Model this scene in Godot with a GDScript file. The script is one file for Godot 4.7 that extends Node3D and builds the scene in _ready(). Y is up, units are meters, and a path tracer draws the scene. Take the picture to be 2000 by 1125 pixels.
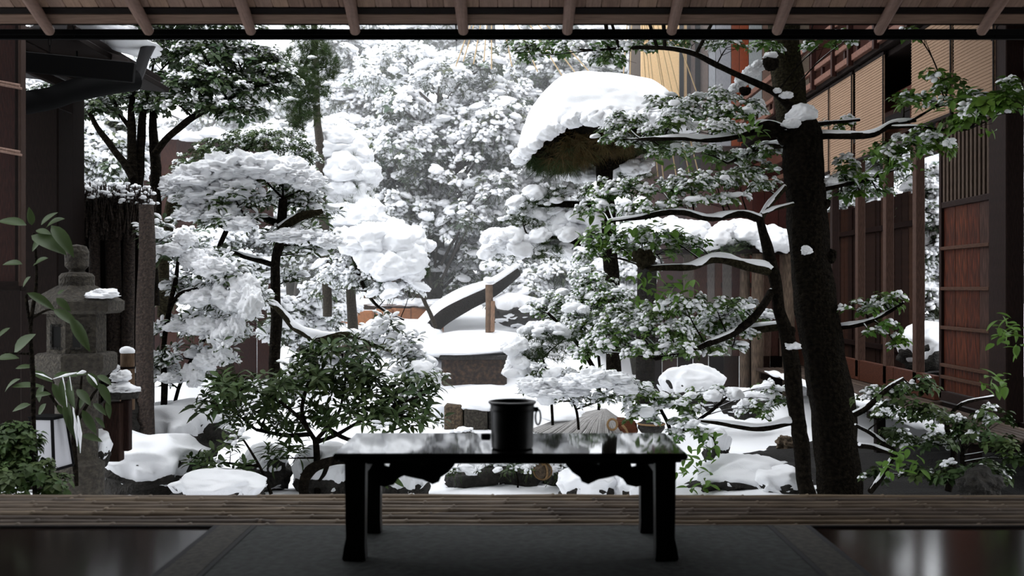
extends Node3D

# A snowed-in Japanese garden seen from inside a dark room over a low table. y up, metres; camera looks along -z.
const F := 2144.0      # focal length in pixels of the 2000 px wide frame
const EYE := 0.82      # camera height over the room floor (y = 0)

var rng := RandomNumberGenerator.new()
var noise := FastNoiseLite.new()
var M := {}
var used := {}
var ico_cache := {}
var K := {}            # shared small meshes (sprigs, snow caps, needles ...)


func _ready() -> void:
	rng.seed = 4711
	setup_view()
	setup_tools()
	build_room()
	build_eave()
	build_ground()
	build_right_house()
	build_back_house()
	build_left_house()
	build_garden_walls()
	build_rocks()
	build_lantern_corner()
	build_trees()
	build_right_trees()
	build_forest()
	build_table()
	build_haze()


func setup_view() -> void:
	var cam := Camera3D.new()
	cam.name = "camera"
	cam.position = Vector3(0, EYE, 0)
	cam.near = 0.05
	cam.far = 200.0
	cam.fov = rad_to_deg(2.0 * atan(562.5 / F))
	var lens := CameraAttributesPhysical.new()
	lens.frustum_focal_length = 12.0 * F / 562.5
	lens.frustum_focus_distance = 8.2
	lens.frustum_near = 0.05
	lens.frustum_far = 200.0
	lens.exposure_aperture = 4.5
	cam.attributes = lens
	add_child(cam)
	cam.current = true
	var sky_mat := ProceduralSkyMaterial.new()
	sky_mat.sky_top_color = Color(0.955, 0.965, 0.98)
	sky_mat.sky_horizon_color = Color(0.86, 0.875, 0.895)
	sky_mat.sky_curve = 0.25
	sky_mat.ground_bottom_color = Color(0.5, 0.5, 0.5)
	sky_mat.ground_horizon_color = Color(0.8, 0.82, 0.85)
	var sky := Sky.new()
	sky.sky_material = sky_mat
	var env := Environment.new()
	env.background_mode = Environment.BG_SKY
	env.sky = sky
	env.background_energy_multiplier = 1.0
	env.tonemap_mode = Environment.TONE_MAPPER_LINEAR
	env.tonemap_exposure = 4.0
	env.volumetric_fog_enabled = true
	env.volumetric_fog_density = 0.0
	env.sdfgi_enabled = true
	env.ssao_enabled = true
	env.ssil_enabled = true
	var we := WorldEnvironment.new()
	we.name = "world_environment"
	we.environment = env
	add_child(we)


# thin mist of fine falling snow over the open, far part of the garden
func build_haze() -> void:
	var fm := FogMaterial.new()
	fm.albedo = Color(0.97, 0.97, 0.98)
	fm.density = 0.022
	var f := FogVolume.new()
	f.name = "mist"
	f.size = Vector3(16, 9, 17)
	f.position = Vector3(-5.6, 3.6, -19.2)
	f.material = fm
	f.set_meta("kind", "stuff")
	add_child(f)


# ------------------------------------------------------------------ tools

func P(px: float, py: float, d: float) -> Vector3:   # the point seen at that pixel, at depth d
	return Vector3((px - 1000.0) / F * d, EYE + (562.5 - py) / F * d, -d)


func rr(a: float, b: float) -> float:
	return rng.randf_range(a, b)


func rdir() -> Vector3:
	var y := rr(-1, 1)
	var a := rr(0, TAU)
	var s := sqrt(1.0 - y * y)
	return Vector3(cos(a) * s, y, sin(a) * s)


class MB:
	var v := PackedVector3Array()
	var ix := PackedInt32Array()
	var col := PackedColorArray()
	var tint := Color(0, 0, 0, 0)

	func vert(p: Vector3) -> int:
		v.append(p)
		if tint.a > 0.0:
			col.append(tint)
		return v.size() - 1

	func tri_i(a: int, b: int, c: int) -> void:      # counter-clockwise from outside
		ix.append(a)
		ix.append(c)
		ix.append(b)

	func quad_i(a: int, b: int, c: int, d: int) -> void:
		tri_i(a, b, c)
		tri_i(a, c, d)

	func tri(a: Vector3, b: Vector3, c: Vector3) -> void:
		tri_i(vert(a), vert(b), vert(c))

	func quad(a: Vector3, b: Vector3, c: Vector3, d: Vector3) -> void:
		quad_i(vert(a), vert(b), vert(c), vert(d))

	func box(xf: Transform3D, size: Vector3, ch := 0.004) -> MB:
		var h := size * 0.5
		ch = minf(ch, minf(h.x, minf(h.y, h.z)) * 0.9)
		var ax: Array[Vector3] = [Vector3.RIGHT, Vector3.UP, Vector3.BACK]
		for a in 3:
			for s: float in [-1.0, 1.0]:
				var n: Vector3 = ax[a] * s
				var u: Vector3 = ax[(a + 1) % 3]
				var w: Vector3 = ax[(a + 2) % 3]
				if s < 0:
					var t := u
					u = w
					w = t
				var hu := absf(u.dot(h)) - ch
				var hw := absf(w.dot(h)) - ch
				var o: Vector3 = n * absf(n.dot(h))
				quad(xf * (o - u * hu - w * hw), xf * (o + u * hu - w * hw), xf * (o + u * hu + w * hw), xf * (o - u * hu + w * hw))
		if ch <= 0.0005:
			return self
		for a in 3:
			var e: Vector3 = ax[a]
			var u: Vector3 = ax[(a + 1) % 3]
			var w: Vector3 = ax[(a + 2) % 3]
			var he := absf(e.dot(h)) - ch
			for su: float in [-1.0, 1.0]:
				for sw: float in [-1.0, 1.0]:
					var p1: Vector3 = u * (su * u.dot(h)) + w * (sw * (w.dot(h) - ch))
					var p2: Vector3 = u * (su * (u.dot(h) - ch)) + w * (sw * w.dot(h))
					if su * sw > 0:
						quad(xf * (p1 - e * he), xf * (p2 - e * he), xf * (p2 + e * he), xf * (p1 + e * he))
					else:
						quad(xf * (p2 - e * he), xf * (p1 - e * he), xf * (p1 + e * he), xf * (p2 + e * he))
		for sx: float in [-1.0, 1.0]:
			for sy: float in [-1.0, 1.0]:
				for sz: float in [-1.0, 1.0]:
					var a := Vector3(sx * h.x, sy * (h.y - ch), sz * (h.z - ch))
					var b := Vector3(sx * (h.x - ch), sy * h.y, sz * (h.z - ch))
					var c := Vector3(sx * (h.x - ch), sy * (h.y - ch), sz * h.z)
					if sx * sy * sz > 0:
						tri(xf * a, xf * b, xf * c)
					else:
						tri(xf * a, xf * c, xf * b)
		return self

	func bx(c: Vector3, size: Vector3, ch := 0.004) -> MB:
		return box(Transform3D(Basis(), c), size, ch)

	# a box laid from a to b (its length), w across, h up
	func beam(a: Vector3, b: Vector3, w: float, h: float, ch := 0.004, up := Vector3.UP) -> MB:
		var z := (b - a).normalized()
		var x := up.cross(z).normalized()
		var y := z.cross(x)
		return box(Transform3D(Basis(x, y, z), (a + b) * 0.5), Vector3(w, h, a.distance_to(b)), ch)

	func tube(pts: Array, rad: Array, sides := 8, nz: FastNoiseLite = null, amp := 0.0, fr := 3.0, cap := true) -> MB:
		var m := pts.size()
		var dir: Vector3 = (pts[1] - pts[0]).normalized()
		var side := dir.cross(Vector3.UP if absf(dir.y) < 0.9 else Vector3.RIGHT).normalized()
		var first := v.size()
		for i in m:
			var t: Vector3 = ((pts[mini(i + 1, m - 1)] - pts[maxi(i - 1, 0)]) as Vector3).normalized()
			side = (side - t * side.dot(t)).normalized()
			var other := t.cross(side)
			for k in sides:
				var a := TAU * k / sides
				var d := side * cos(a) + other * sin(a)
				var r: float = rad[i]
				var p: Vector3 = pts[i] + d * r
				if nz:
					p += d * r * amp * nz.get_noise_3dv(p * fr)
				vert(p)
		for i in m - 1:
			for k in sides:
				var a := first + i * sides + k
				var b := first + i * sides + (k + 1) % sides
				quad_i(a, b, b + sides, a + sides)
		if cap:
			var c0 := vert(pts[0])
			var c1 := vert(pts[m - 1])
			var q0: Array[int] = []
			var q1: Array[int] = []
			for k in sides:
				q0.append(vert(v[first + k]))
				q1.append(vert(v[first + (m - 1) * sides + k]))
			for k in sides:
				tri_i(c0, q0[(k + 1) % sides], q0[k])
				tri_i(c1, q1[k], q1[(k + 1) % sides])
		return self

	func lathe(prof: Array, sides: int, xf := Transform3D(), sq := 0.0, turn := 0.0) -> MB:   # profile of Vector2(radius, height), bottom to top
		for j in prof.size() - 1:
			var base := v.size()
			for i in 2:
				var q: Vector2 = prof[j + i]
				for k in sides:
					var a := TAU * k / sides + turn
					vert(xf * Vector3(cos(a) * q.x, q.y, sin(a) * q.x))
			for k in sides:
				var a := base + k
				var b := base + (k + 1) % sides
				if sq > 0.0:     # faceted: own vertices
					quad(v[b], v[a], v[a + sides], v[b + sides])
				else:
					quad_i(b, a, a + sides, b + sides)
		return self

	func prism(poly: Array, depth: float, xf: Transform3D) -> MB:   # counter-clockwise polygon in x y, pushed along z by depth either way
		var pk := PackedVector2Array()
		for p in poly:
			pk.append(p)
		var area := 0.0
		for i in pk.size():
			area += pk[i].cross(pk[(i + 1) % pk.size()])
		if area < 0:
			pk.reverse()
		var t := Geometry2D.triangulate_polygon(pk)
		var h := depth * 0.5
		for i in range(0, t.size(), 3):
			var a := pk[t[i]]
			var b := pk[t[i + 1]]
			var c := pk[t[i + 2]]
			if (b - a).cross(c - a) < 0:
				var q := b
				b = c
				c = q
			tri(xf * Vector3(a.x, a.y, h), xf * Vector3(b.x, b.y, h), xf * Vector3(c.x, c.y, h))
			tri(xf * Vector3(a.x, a.y, -h), xf * Vector3(c.x, c.y, -h), xf * Vector3(b.x, b.y, -h))
		for i in pk.size():
			var a := pk[i]
			var b := pk[(i + 1) % pk.size()]
			quad(xf * Vector3(a.x, a.y, -h), xf * Vector3(b.x, b.y, -h), xf * Vector3(b.x, b.y, h), xf * Vector3(a.x, a.y, h))
		return self

	func leaf(xf: Transform3D, l: float, w: float, fold := 0.25, droop := 0.3, seg := 3) -> MB:  # along +z of xf, up +y
		var c := vert(xf * Vector3.ZERO)
		var pl := c
		var pc := c
		var pr := c
		for i in range(1, seg + 1):
			var t := float(i) / seg
			var y := -droop * l * t * t
			if i == seg:
				var tip := vert(xf * Vector3(0, y, l * (1.0 - droop * 0.2)))
				tri_i(pc, pl, tip)
				tri_i(pr, pc, tip)
				break
			var ww := w * 0.5 * sin(PI * pow(t, 0.8) * 0.95 + 0.05)
			var z := l * t * (1.0 - droop * 0.2 * t)
			var a := vert(xf * Vector3(-ww, y + fold * ww, z))
			var b := vert(xf * Vector3(0, y, z))
			var d := vert(xf * Vector3(ww, y + fold * ww, z))
			if i == 1:
				tri_i(c, a, b)
				tri_i(c, b, d)
			else:
				quad_i(pc, pl, a, b)
				quad_i(pr, pc, b, d)
			pl = a
			pc = b
			pr = d
		return self

	# a soft lens of snow lying along +z of xf
	func cap(xf: Transform3D, l: float, w: float, th: float, wob: float, r: RandomNumberGenerator) -> MB:
		var rings := 4
		var sides := 7
		var a0 := vert(xf * Vector3(0, th * 0.1, 0))
		var prev := -1
		for i in range(1, rings + 1):
			var t := float(i) / (rings + 1)
			var s := sin(PI * t)
			s = pow(s, 0.6)
			var first := v.size()
			for k in sides:
				var a := TAU * k / sides
				var j := 1.0 + r.randf_range(-wob, wob)
				var y := sin(a)
				vert(xf * Vector3(cos(a) * w * 0.5 * s * j, (y * th * (1.0 if y > 0 else 0.25)) * s * j, l * t))
			for k in sides:
				if prev < 0:
					tri_i(a0, first + (k + 1) % sides, first + k)
				else:
					quad_i(prev + k, prev + (k + 1) % sides, first + (k + 1) % sides, first + k)
			prev = first
		var a1 := vert(xf * Vector3(0, th * 0.1, l))
		for k in sides:
			tri_i(a1, prev + k, prev + (k + 1) % sides)
		return self

	func mesh(off := Vector3.ZERO) -> ArrayMesh:
		var n := PackedVector3Array()
		n.resize(v.size())
		for i in range(0, ix.size(), 3):
			var a := ix[i]
			var b := ix[i + 1]
			var c := ix[i + 2]
			var q := (v[c] - v[a]).cross(v[b] - v[a])
			n[a] += q
			n[b] += q
			n[c] += q
		var pos := v
		if off != Vector3.ZERO:
			pos = v.duplicate()
			for i in pos.size():
				pos[i] -= off
		for i in n.size():
			n[i] = n[i].normalized() if n[i].length_squared() > 0.0 else Vector3.UP
		var arr := []
		arr.resize(Mesh.ARRAY_MAX)
		arr[Mesh.ARRAY_VERTEX] = pos
		arr[Mesh.ARRAY_NORMAL] = n
		arr[Mesh.ARRAY_INDEX] = ix
		if col.size() == v.size():
			arr[Mesh.ARRAY_COLOR] = col
		var m := ArrayMesh.new()
		m.add_surface_from_arrays(Mesh.PRIMITIVE_TRIANGLES, arr)
		return m


func numbered(s: String) -> String:
	if not used.has(s):
		used[s] = 0
		return s
	used[s] += 1
	return "%s_%03d" % [s, used[s]]


func tag(o: Node, label := "", category := "", group := "", kind := "") -> Node:
	if label:
		o.set_meta("label", label)
	if category:
		o.set_meta("category", category)
	if group:
		o.set_meta("group", group)
	if kind:
		o.set_meta("kind", kind)
	return o


func thing(called: String, at: Vector3, label: String, category: String, group := "") -> Node3D:
	var o := Node3D.new()
	o.name = numbered(called)
	o.position = at
	add_child(o)
	tag(o, label, category, group)
	return o


func origin(parent: Node) -> Vector3:
	var o := Vector3.ZERO
	while parent != self:
		o += (parent as Node3D).position
		parent = parent.get_parent()
	return o


func unique_in(parent: Node, called: String) -> String:
	if parent == self:
		return numbered(called)
	if not parent.has_node(NodePath(called)):
		return called
	var key := "%d/%s" % [parent.get_instance_id(), called]
	used[key] = used.get(key, 0) + 1
	return "%s_%03d" % [called, used[key]]


# one named mesh under parent; b is built in world coordinates
func part(called: String, b: MB, mat: Material, parent: Node = self, at = null) -> MeshInstance3D:
	var o := MeshInstance3D.new()
	o.name = unique_in(parent, called)
	var base := origin(parent)
	var mine: Vector3 = base if at == null else at
	o.mesh = b.mesh(mine)
	o.position = mine - base
	o.mesh.surface_set_material(0, mat)
	parent.add_child(o)
	return o


func struct(called: String, b: MB, mat: Material) -> MeshInstance3D:
	var o := part(called, b, mat, self)
	o.set_meta("kind", "structure")
	return o


# copies of one small mesh as one piece of stuff under parent
func many(called: String, mesh: Mesh, mat: Material, xfs: Array, parent: Node = self, tints: Array = []) -> void:
	if xfs.is_empty():
		return
	var mm := MultiMesh.new()
	mm.transform_format = MultiMesh.TRANSFORM_3D
	mm.use_colors = true
	mm.mesh = mesh
	mm.instance_count = xfs.size()
	var base := origin(parent)
	for i in xfs.size():
		var t: Transform3D = xfs[i]
		t.origin -= base
		mm.set_instance_transform(i, t)
		var g := rng.randf_range(0.7, 1.25)
		mm.set_instance_color(i, tints[i] if tints.size() else Color(g * rng.randf_range(0.85, 1.15), g, g * rng.randf_range(0.8, 1.1)))
	var o := MultiMeshInstance3D.new()
	o.name = unique_in(parent, called)
	o.multimesh = mm
	o.material_override = mat
	o.set_meta("kind", "stuff")
	parent.add_child(o)


func single(called: String, mesh: Mesh, mat: Material, xf: Transform3D, parent: Node) -> MeshInstance3D:
	var o := MeshInstance3D.new()
	o.name = unique_in(parent, called)
	xf.origin -= origin(parent)
	o.transform = xf
	o.mesh = mesh
	o.material_override = mat
	parent.add_child(o)
	return o


func ico(sub: int) -> Array:      # [vertices, faces] of a unit icosphere
	if ico_cache.has(sub):
		return ico_cache[sub]
	var t := (1.0 + sqrt(5.0)) / 2.0
	var vs: Array[Vector3] = []
	for q: Vector3 in [Vector3(-1, t, 0), Vector3(1, t, 0), Vector3(-1, -t, 0), Vector3(1, -t, 0), Vector3(0, -1, t), Vector3(0, 1, t), Vector3(0, -1, -t), Vector3(0, 1, -t), Vector3(t, 0, -1), Vector3(t, 0, 1), Vector3(-t, 0, -1), Vector3(-t, 0, 1)]:
		vs.append(q.normalized())
	var fs := [0, 11, 5, 0, 5, 1, 0, 1, 7, 0, 7, 10, 0, 10, 11, 1, 5, 9, 5, 11, 4, 11, 10, 2, 10, 7, 6, 7, 1, 8, 3, 9, 4, 3, 4, 2, 3, 2, 6, 3, 6, 8, 3, 8, 9, 4, 9, 5, 2, 4, 11, 6, 2, 10, 8, 6, 7, 9, 8, 1]
	for s in sub:
		var mid := {}
		var nf := []
		for i in range(0, fs.size(), 3):
			var e := []
			for k in 3:
				var a: int = fs[i + k]
				var b: int = fs[i + (k + 1) % 3]
				var key := mini(a, b) * 100000 + maxi(a, b)
				if not mid.has(key):
					vs.append(((vs[a] + vs[b]) * 0.5).normalized())
					mid[key] = vs.size() - 1
				e.append(mid[key])
			nf.append_array([fs[i], e[0], e[2], fs[i + 1], e[1], e[0], fs[i + 2], e[2], e[1], e[0], e[1], e[2]])
		fs = nf
	ico_cache[sub] = [vs, fs]
	return ico_cache[sub]


# a lumpy ellipsoid; flat < 1 presses the underside
func blob(b: MB, c: Vector3, r: Vector3, amp := 0.2, fr := 1.5, sub := 3, flat := 1.0, seed_at := 0.0, ridge := false) -> MB:
	var g := ico(sub)
	var base := b.v.size()
	var so := Vector3(seed_at * 13.7, seed_at * 7.3, seed_at * 3.1)
	for d: Vector3 in g[0]:
		var q := noise.get_noise_3dv((d * fr + so) * 10.0)
		var q2 := noise.get_noise_3dv((d * fr * 3.1 + so) * 10.0)
		var k := 1.0 + amp * q + amp * 0.4 * q2
		if ridge:
			k = 1.0 + amp * (0.6 - absf(q) * 2.0) + amp * 0.5 * q2
		var p := d * r * k
		if p.y < 0:
			p.y *= flat
		b.vert(c + p)
	var f: Array = g[1]
	for i in range(0, f.size(), 3):
		b.tri_i(base + f[i], base + f[i + 1], base + f[i + 2])
	return b


# the snow lying on such an ellipsoid: only its top rises out of it
func snow_on(b: MB, c: Vector3, r: Vector3, th: float, amp := 0.2, fr := 1.5, sub := 3, seed_at := 0.0, ridge := false, low := 0.15) -> MB:
	var g := ico(sub)
	var base := b.v.size()
	var so := Vector3(seed_at * 13.7, seed_at * 7.3, seed_at * 3.1)
	for d: Vector3 in g[0]:
		var q := noise.get_noise_3dv((d * fr + so) * 10.0)
		var q2 := noise.get_noise_3dv((d * fr * 3.1 + so) * 10.0)
		var k := 1.0 + amp * q + amp * 0.4 * q2
		if ridge:
			k = 1.0 + amp * (0.6 - absf(q) * 2.0) * 0.7 + amp * 0.2 * q2
		var up := smoothstep(low, low + 0.25, d.y + 0.35 * noise.get_noise_3dv((d * 2.6 + so) * 10.0))
		var p := d * r * k * lerpf(0.9, 1.0, up)
		p.y += th * up - th * 0.3 * (1.0 - up)
		p += Vector3(d.x, 0, d.z) * th * 0.35 * up
		b.vert(c + p)
	var f: Array = g[1]
	for i in range(0, f.size(), 3):
		b.tri_i(base + f[i], base + f[i + 1], base + f[i + 2])
	return b


func spline(pts: Array, n := 6) -> Array:          # Catmull-Rom through the points
	var out := []
	for i in pts.size() - 1:
		var a: Vector3 = pts[maxi(i - 1, 0)]
		var b: Vector3 = pts[i]
		var c: Vector3 = pts[i + 1]
		var d: Vector3 = pts[mini(i + 2, pts.size() - 1)]
		for k in n:
			out.append(b.cubic_interpolate(c, a, d, float(k) / n))
	out.append(pts[pts.size() - 1])
	return out


func spline_r(rs: Array, n := 6) -> Array:
	var out := []
	for i in rs.size() - 1:
		for k in n:
			out.append(lerpf(rs[i], rs[i + 1], float(k) / n))
	out.append(rs[rs.size() - 1])
	return out


func wood(c: Color, axis: int, lo := 0.55, rough := 0.75, fine := 14.0) -> StandardMaterial3D:
	var m := StandardMaterial3D.new()
	m.albedo_color = c
	m.albedo_texture = tex("grain%.2f" % lo, 0.03, lo, 1.15, 4)
	m.uv1_triplanar = true
	m.uv1_scale = Vector3(fine, fine, fine)
	m.uv1_scale[axis] = fine * 0.06
	m.roughness = rough
	m.metallic_specular = 0.22 if rough > 0.4 else 0.5
	m.heightmap_enabled = true
	m.heightmap_texture = m.albedo_texture
	m.heightmap_scale = 0.12
	return m


func tex(key: String, freq: float, lo: float, hi: float, oct := 4, kind := FastNoiseLite.TYPE_SIMPLEX_SMOOTH, normal := false, bump := 4.0) -> NoiseTexture2D:
	key += "%f%f%f%s" % [freq, lo, hi, normal]
	if K.has(key):
		return K[key]
	var f := FastNoiseLite.new()
	f.noise_type = kind
	f.frequency = freq
	f.fractal_octaves = oct
	f.seed = 7
	var t := NoiseTexture2D.new()
	t.width = 512
	t.height = 512
	t.seamless = true
	t.noise = f
	if normal:
		t.as_normal_map = true
		t.bump_strength = bump
	else:
		var g := Gradient.new()
		g.set_color(0, Color(lo, lo, lo))
		g.set_color(1, Color(minf(hi, 1.0), minf(hi, 1.0), minf(hi, 1.0)))
		t.color_ramp = g
	K[key] = t
	return t


func plain(c: Color, rough := 0.8, mottle := 0.0, scale := 3.0, relief := 0.0) -> StandardMaterial3D:
	var m := StandardMaterial3D.new()
	m.albedo_color = c
	m.roughness = rough
	if mottle > 0.0:
		m.albedo_texture = tex("mottle", 0.02, 1.0 - mottle, 1.0, 5)
		m.uv1_triplanar = true
		m.uv1_scale = Vector3.ONE * scale
	if relief > 0.0:
		m.heightmap_enabled = true
		m.heightmap_texture = tex("relief", 0.03, 0.0, 1.0, 5)
		m.heightmap_scale = relief
	return m


func leafy(c: Color, rough := 0.45, back := 0.12) -> StandardMaterial3D:
	var m := StandardMaterial3D.new()
	m.albedo_color = c
	m.vertex_color_use_as_albedo = true
	m.roughness = rough + 0.15
	m.metallic_specular = 0.3
	m.cull_mode = BaseMaterial3D.CULL_DISABLED
	m.backlight_enabled = true
	m.backlight = Color(back, back * 1.3, back * 0.5)
	return m


func setup_tools() -> void:
	noise.noise_type = FastNoiseLite.TYPE_SIMPLEX_SMOOTH
	noise.frequency = 0.08
	noise.fractal_octaves = 2
	noise.seed = 11
	var s := StandardMaterial3D.new()
	s.albedo_color = Color(0.955, 0.96, 0.97)
	s.roughness = 0.9
	s.metallic_specular = 0.2
	s.normal_enabled = true
	s.normal_texture = tex("snowbump", 0.05, 0, 1, 4, FastNoiseLite.TYPE_SIMPLEX_SMOOTH, true, 3.0)
	s.normal_scale = 0.7
	s.uv1_triplanar = true
	s.uv1_scale = Vector3.ONE * 4.0
	M.snow = s
	var s2 := StandardMaterial3D.new()
	s2.albedo_color = Color(0.955, 0.96, 0.97)
	s2.roughness = 0.9
	s2.metallic_specular = 0.2
	M.snow_small = s2
	M.room_wood = wood(Color(0.23, 0.16, 0.13), 1, 0.6)
	M.floor_wood = wood(Color(0.14, 0.10, 0.085), 2, 0.75, 0.13, 9.0)
	M.floor_wood.heightmap_scale = 0.004
	M.red_post = wood(Color(0.215, 0.105, 0.08), 1, 0.5, 0.6)
	M.red_post.metallic_specular = 0.25
	M.pale_edge = wood(Color(0.27, 0.21, 0.185), 1, 0.7)
	M.plaster = plain(Color(0.38, 0.33, 0.28), 0.95, 0.15)
	M.dark_wood_x = wood(Color(0.12, 0.085, 0.072), 0, 0.5)
	M.dark_wood_y = wood(Color(0.12, 0.085, 0.072), 1, 0.5)
	M.dark_wood_z = wood(Color(0.135, 0.095, 0.08), 2, 0.5)
	for k in ["dark_wood_x", "dark_wood_y", "dark_wood_z"]:
		M[k].metallic_specular = 0.2
	M.black_iron = plain(Color(0.03, 0.03, 0.033), 0.75)
	M.black_iron.metallic_specular = 0.2
	M.rafter = wood(Color(0.62, 0.51, 0.46), 2, 0.72, 0.6, 5.0)
	M.bark_dark = plain(Color(0.165, 0.145, 0.115), 0.95, 0.75, 3.0, 1.8)
	M.bark_log = plain(Color(0.36, 0.30, 0.265), 0.95, 0.6, 4.0, 1.8)
	M.soil = plain(Color(0.10, 0.085, 0.07), 1.0, 0.5, 3.0, 1.0)
	M.bark_moss = plain(Color(0.26, 0.24, 0.175), 0.95, 0.7, 4.0, 1.6)
	for k in ["bark_dark", "bark_moss"]:
		M[k].metallic_specular = 0.15
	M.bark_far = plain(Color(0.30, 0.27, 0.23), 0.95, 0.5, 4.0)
	M.stone = plain(Color(0.33, 0.305, 0.265), 0.95, 0.55, 3.0, 1.2)
	M.stone_dark = plain(Color(0.20, 0.185, 0.16), 0.9, 0.6, 2.5, 1.5)
	M.stone_warm = plain(Color(0.45, 0.38, 0.30), 0.95, 0.6, 2.5, 1.5)
	M.leaf_holly = leafy(Color(0.30, 0.40, 0.20))
	M.leaf_green = leafy(Color(0.29, 0.41, 0.15), 0.4, 0.2)
	M.leaf_dark = leafy(Color(0.225, 0.29, 0.155), 0.45)
	M.leaf_camellia = leafy(Color(0.225, 0.29, 0.18), 0.35)
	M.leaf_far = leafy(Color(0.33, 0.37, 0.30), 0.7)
	M.needle = leafy(Color(0.22, 0.28, 0.16), 0.6)
	M.needle_brown = leafy(Color(0.34, 0.285, 0.18), 0.8)
	M.leaf_aucuba = leafy(Color(0.22, 0.275, 0.165), 0.3, 0.1)
	M.straw = wood(Color(0.62, 0.50, 0.36), 0, 0.6)
	M.rope = wood(Color(0.80, 0.70, 0.55), 1, 0.8)
	for i in 3:
		K["broad%d" % i] = sprig(9, 0.050, 0.032, 0.15, 0.35, false)
		K["broad_snow%d" % i] = sprig_snow(0.046, 0.033, 0.013)
		K["narrow%d" % i] = sprig(9, 0.075, 0.023, 0.5, 0.3, false)
		K["narrow_snow%d" % i] = sprig_snow(0.065, 0.022, 0.014)
		K["twig%d" % i] = sprig(9, 0.06, 0.026, 0.25, 0.3, true)
		K["twig_snow%d" % i] = sprig_snow(0.066, 0.032, 0.022)
		K["needles%d" % i] = needle_tuft(26, 0.085, 0.0035)
		K["shag%d" % i] = needle_tuft(22, 0.15, 0.005, -0.9)
		var b := MB.new()
		blob(b, Vector3.ZERO, Vector3(0.5, 0.45, 0.5), 0.3, 1.0, 2, 0.6, 3.0 + i)
		K["lump%d" % i] = b.mesh()
		var b2 := MB.new()
		blob(b2, Vector3.ZERO, Vector3(0.5, 0.5, 0.5), 0.26, 1.0, 3, 0.8, 9.0 + i)
		K["clod%d" % i] = b2.mesh()


var last_sprig: Array = []     # the leaf frames of the sprig made last, for its snow

func sprig(n: int, l: float, w: float, up: float, droop: float, stem: bool) -> Mesh:
	var b := MB.new()
	last_sprig = []
	for i in n:
		var a := TAU * i * 0.382 + rr(-0.3, 0.3)
		var t := float(i) / n
		var el := up * 0.3 + up * t + rr(-0.2, 0.2)
		var z := Vector3(cos(a) * cos(el), sin(el), sin(a) * cos(el))
		var x := Vector3.UP.cross(z).normalized().rotated(z, rr(-0.4, 0.4))
		var o := Vector3(0, t * l * 0.6, 0) + z * l * 0.12
		var xf := Transform3D(Basis(x, z.cross(x), z), o)
		var k := rr(0.75, 1.2)
		b.leaf(xf, l * k, w * k, 0.3, droop)
		last_sprig.append([xf, k])
	if stem:
		b.tube([Vector3(0, -l * 1.6, 0), Vector3(0, l * 0.6, 0)], [l * 0.05, l * 0.02], 3, null, 0, 1, false)
	return b.mesh()


func sprig_snow(l: float, w: float, th: float) -> Mesh:
	var b := MB.new()
	for q in last_sprig:
		if rng.randf() < 0.22:
			continue
		var xf: Transform3D = q[0]
		var k: float = q[1]
		var z := (xf.basis.z - Vector3(0, 0.18, 0)).normalized()
		var x := Vector3.UP.cross(z).normalized()
		var f := Transform3D(Basis(x, z.cross(x), z), xf.origin + Vector3(0, 0.004, 0))
		b.cap(f, l * k * rr(0.8, 1.0), w * k * rr(0.8, 1.15), th * rr(0.7, 1.3), 0.16, rng)
	return b.mesh()


func needle_tuft(n: int, l: float, w: float, up := 0.55) -> Mesh:
	var b := MB.new()
	for i in n:
		var d := (rdir() + Vector3(0, up, 0)).normalized()
		var x := d.cross(rdir()).normalized() * w * 0.5
		var tip := d * l * rr(0.7, 1.1)
		var y := d.cross(x).normalized() * w * 0.4
		b.tri(x, -x, tip)
		b.tri(-x, y, tip)
		b.tri(y, x, tip)
	return b.mesh()


# frames spread through the upper shell of an ellipsoid
func fill(out: Array, c: Vector3, r: Vector3, n: int, s0: float, s1: float, low := -0.35, tilt := 0.6, core := 0.45) -> void:
	for i in n:
		var d := rdir()
		while d.y < low:
			d = rdir()
		var k := pow(rng.randf(), core)
		var y := (Vector3.UP + d * tilt + rdir() * 0.25).normalized()
		var x := y.cross(rdir()).normalized()
		var s := rr(s0, s1)
		out.append(Transform3D(Basis(x * s, y * s, x.cross(y) * s), c + d * r * k))


# flattened snow lumps over the top of an ellipsoid
func lumps(out: Array, c: Vector3, r: Vector3, n: int, s0: float, s1: float, low := 0.1, high := 0.6) -> void:
	for i in n:
		var d := rdir()
		while d.y < low:
			d = rdir()
		var x := Vector3(1, 0, 0).rotated(Vector3.UP, rr(0, TAU))
		var y := (Vector3.UP + d * 0.3 + rdir() * 0.3).normalized()
		x = (x - y * x.dot(y)).normalized()
		var s := rr(s0, s1)
		out.append(Transform3D(Basis(x * s * rr(0.9, 1.5), y * s * high * rr(0.8, 1.2), x.cross(y) * s), c + d * r * rr(0.9, 1.02)))


# split frames over the three variants of a small mesh
func strew(called: String, key: String, mat: Material, xfs: Array, parent: Node) -> void:
	var lots := [[], [], []]
	for i in xfs.size():
		lots[i % 3].append(xfs[i])
	for k in 3:
		many(called, K["%s%d" % [key, k]], mat, lots[k], parent)


# ------------------------------------------------------------------ the room and its veranda

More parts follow.
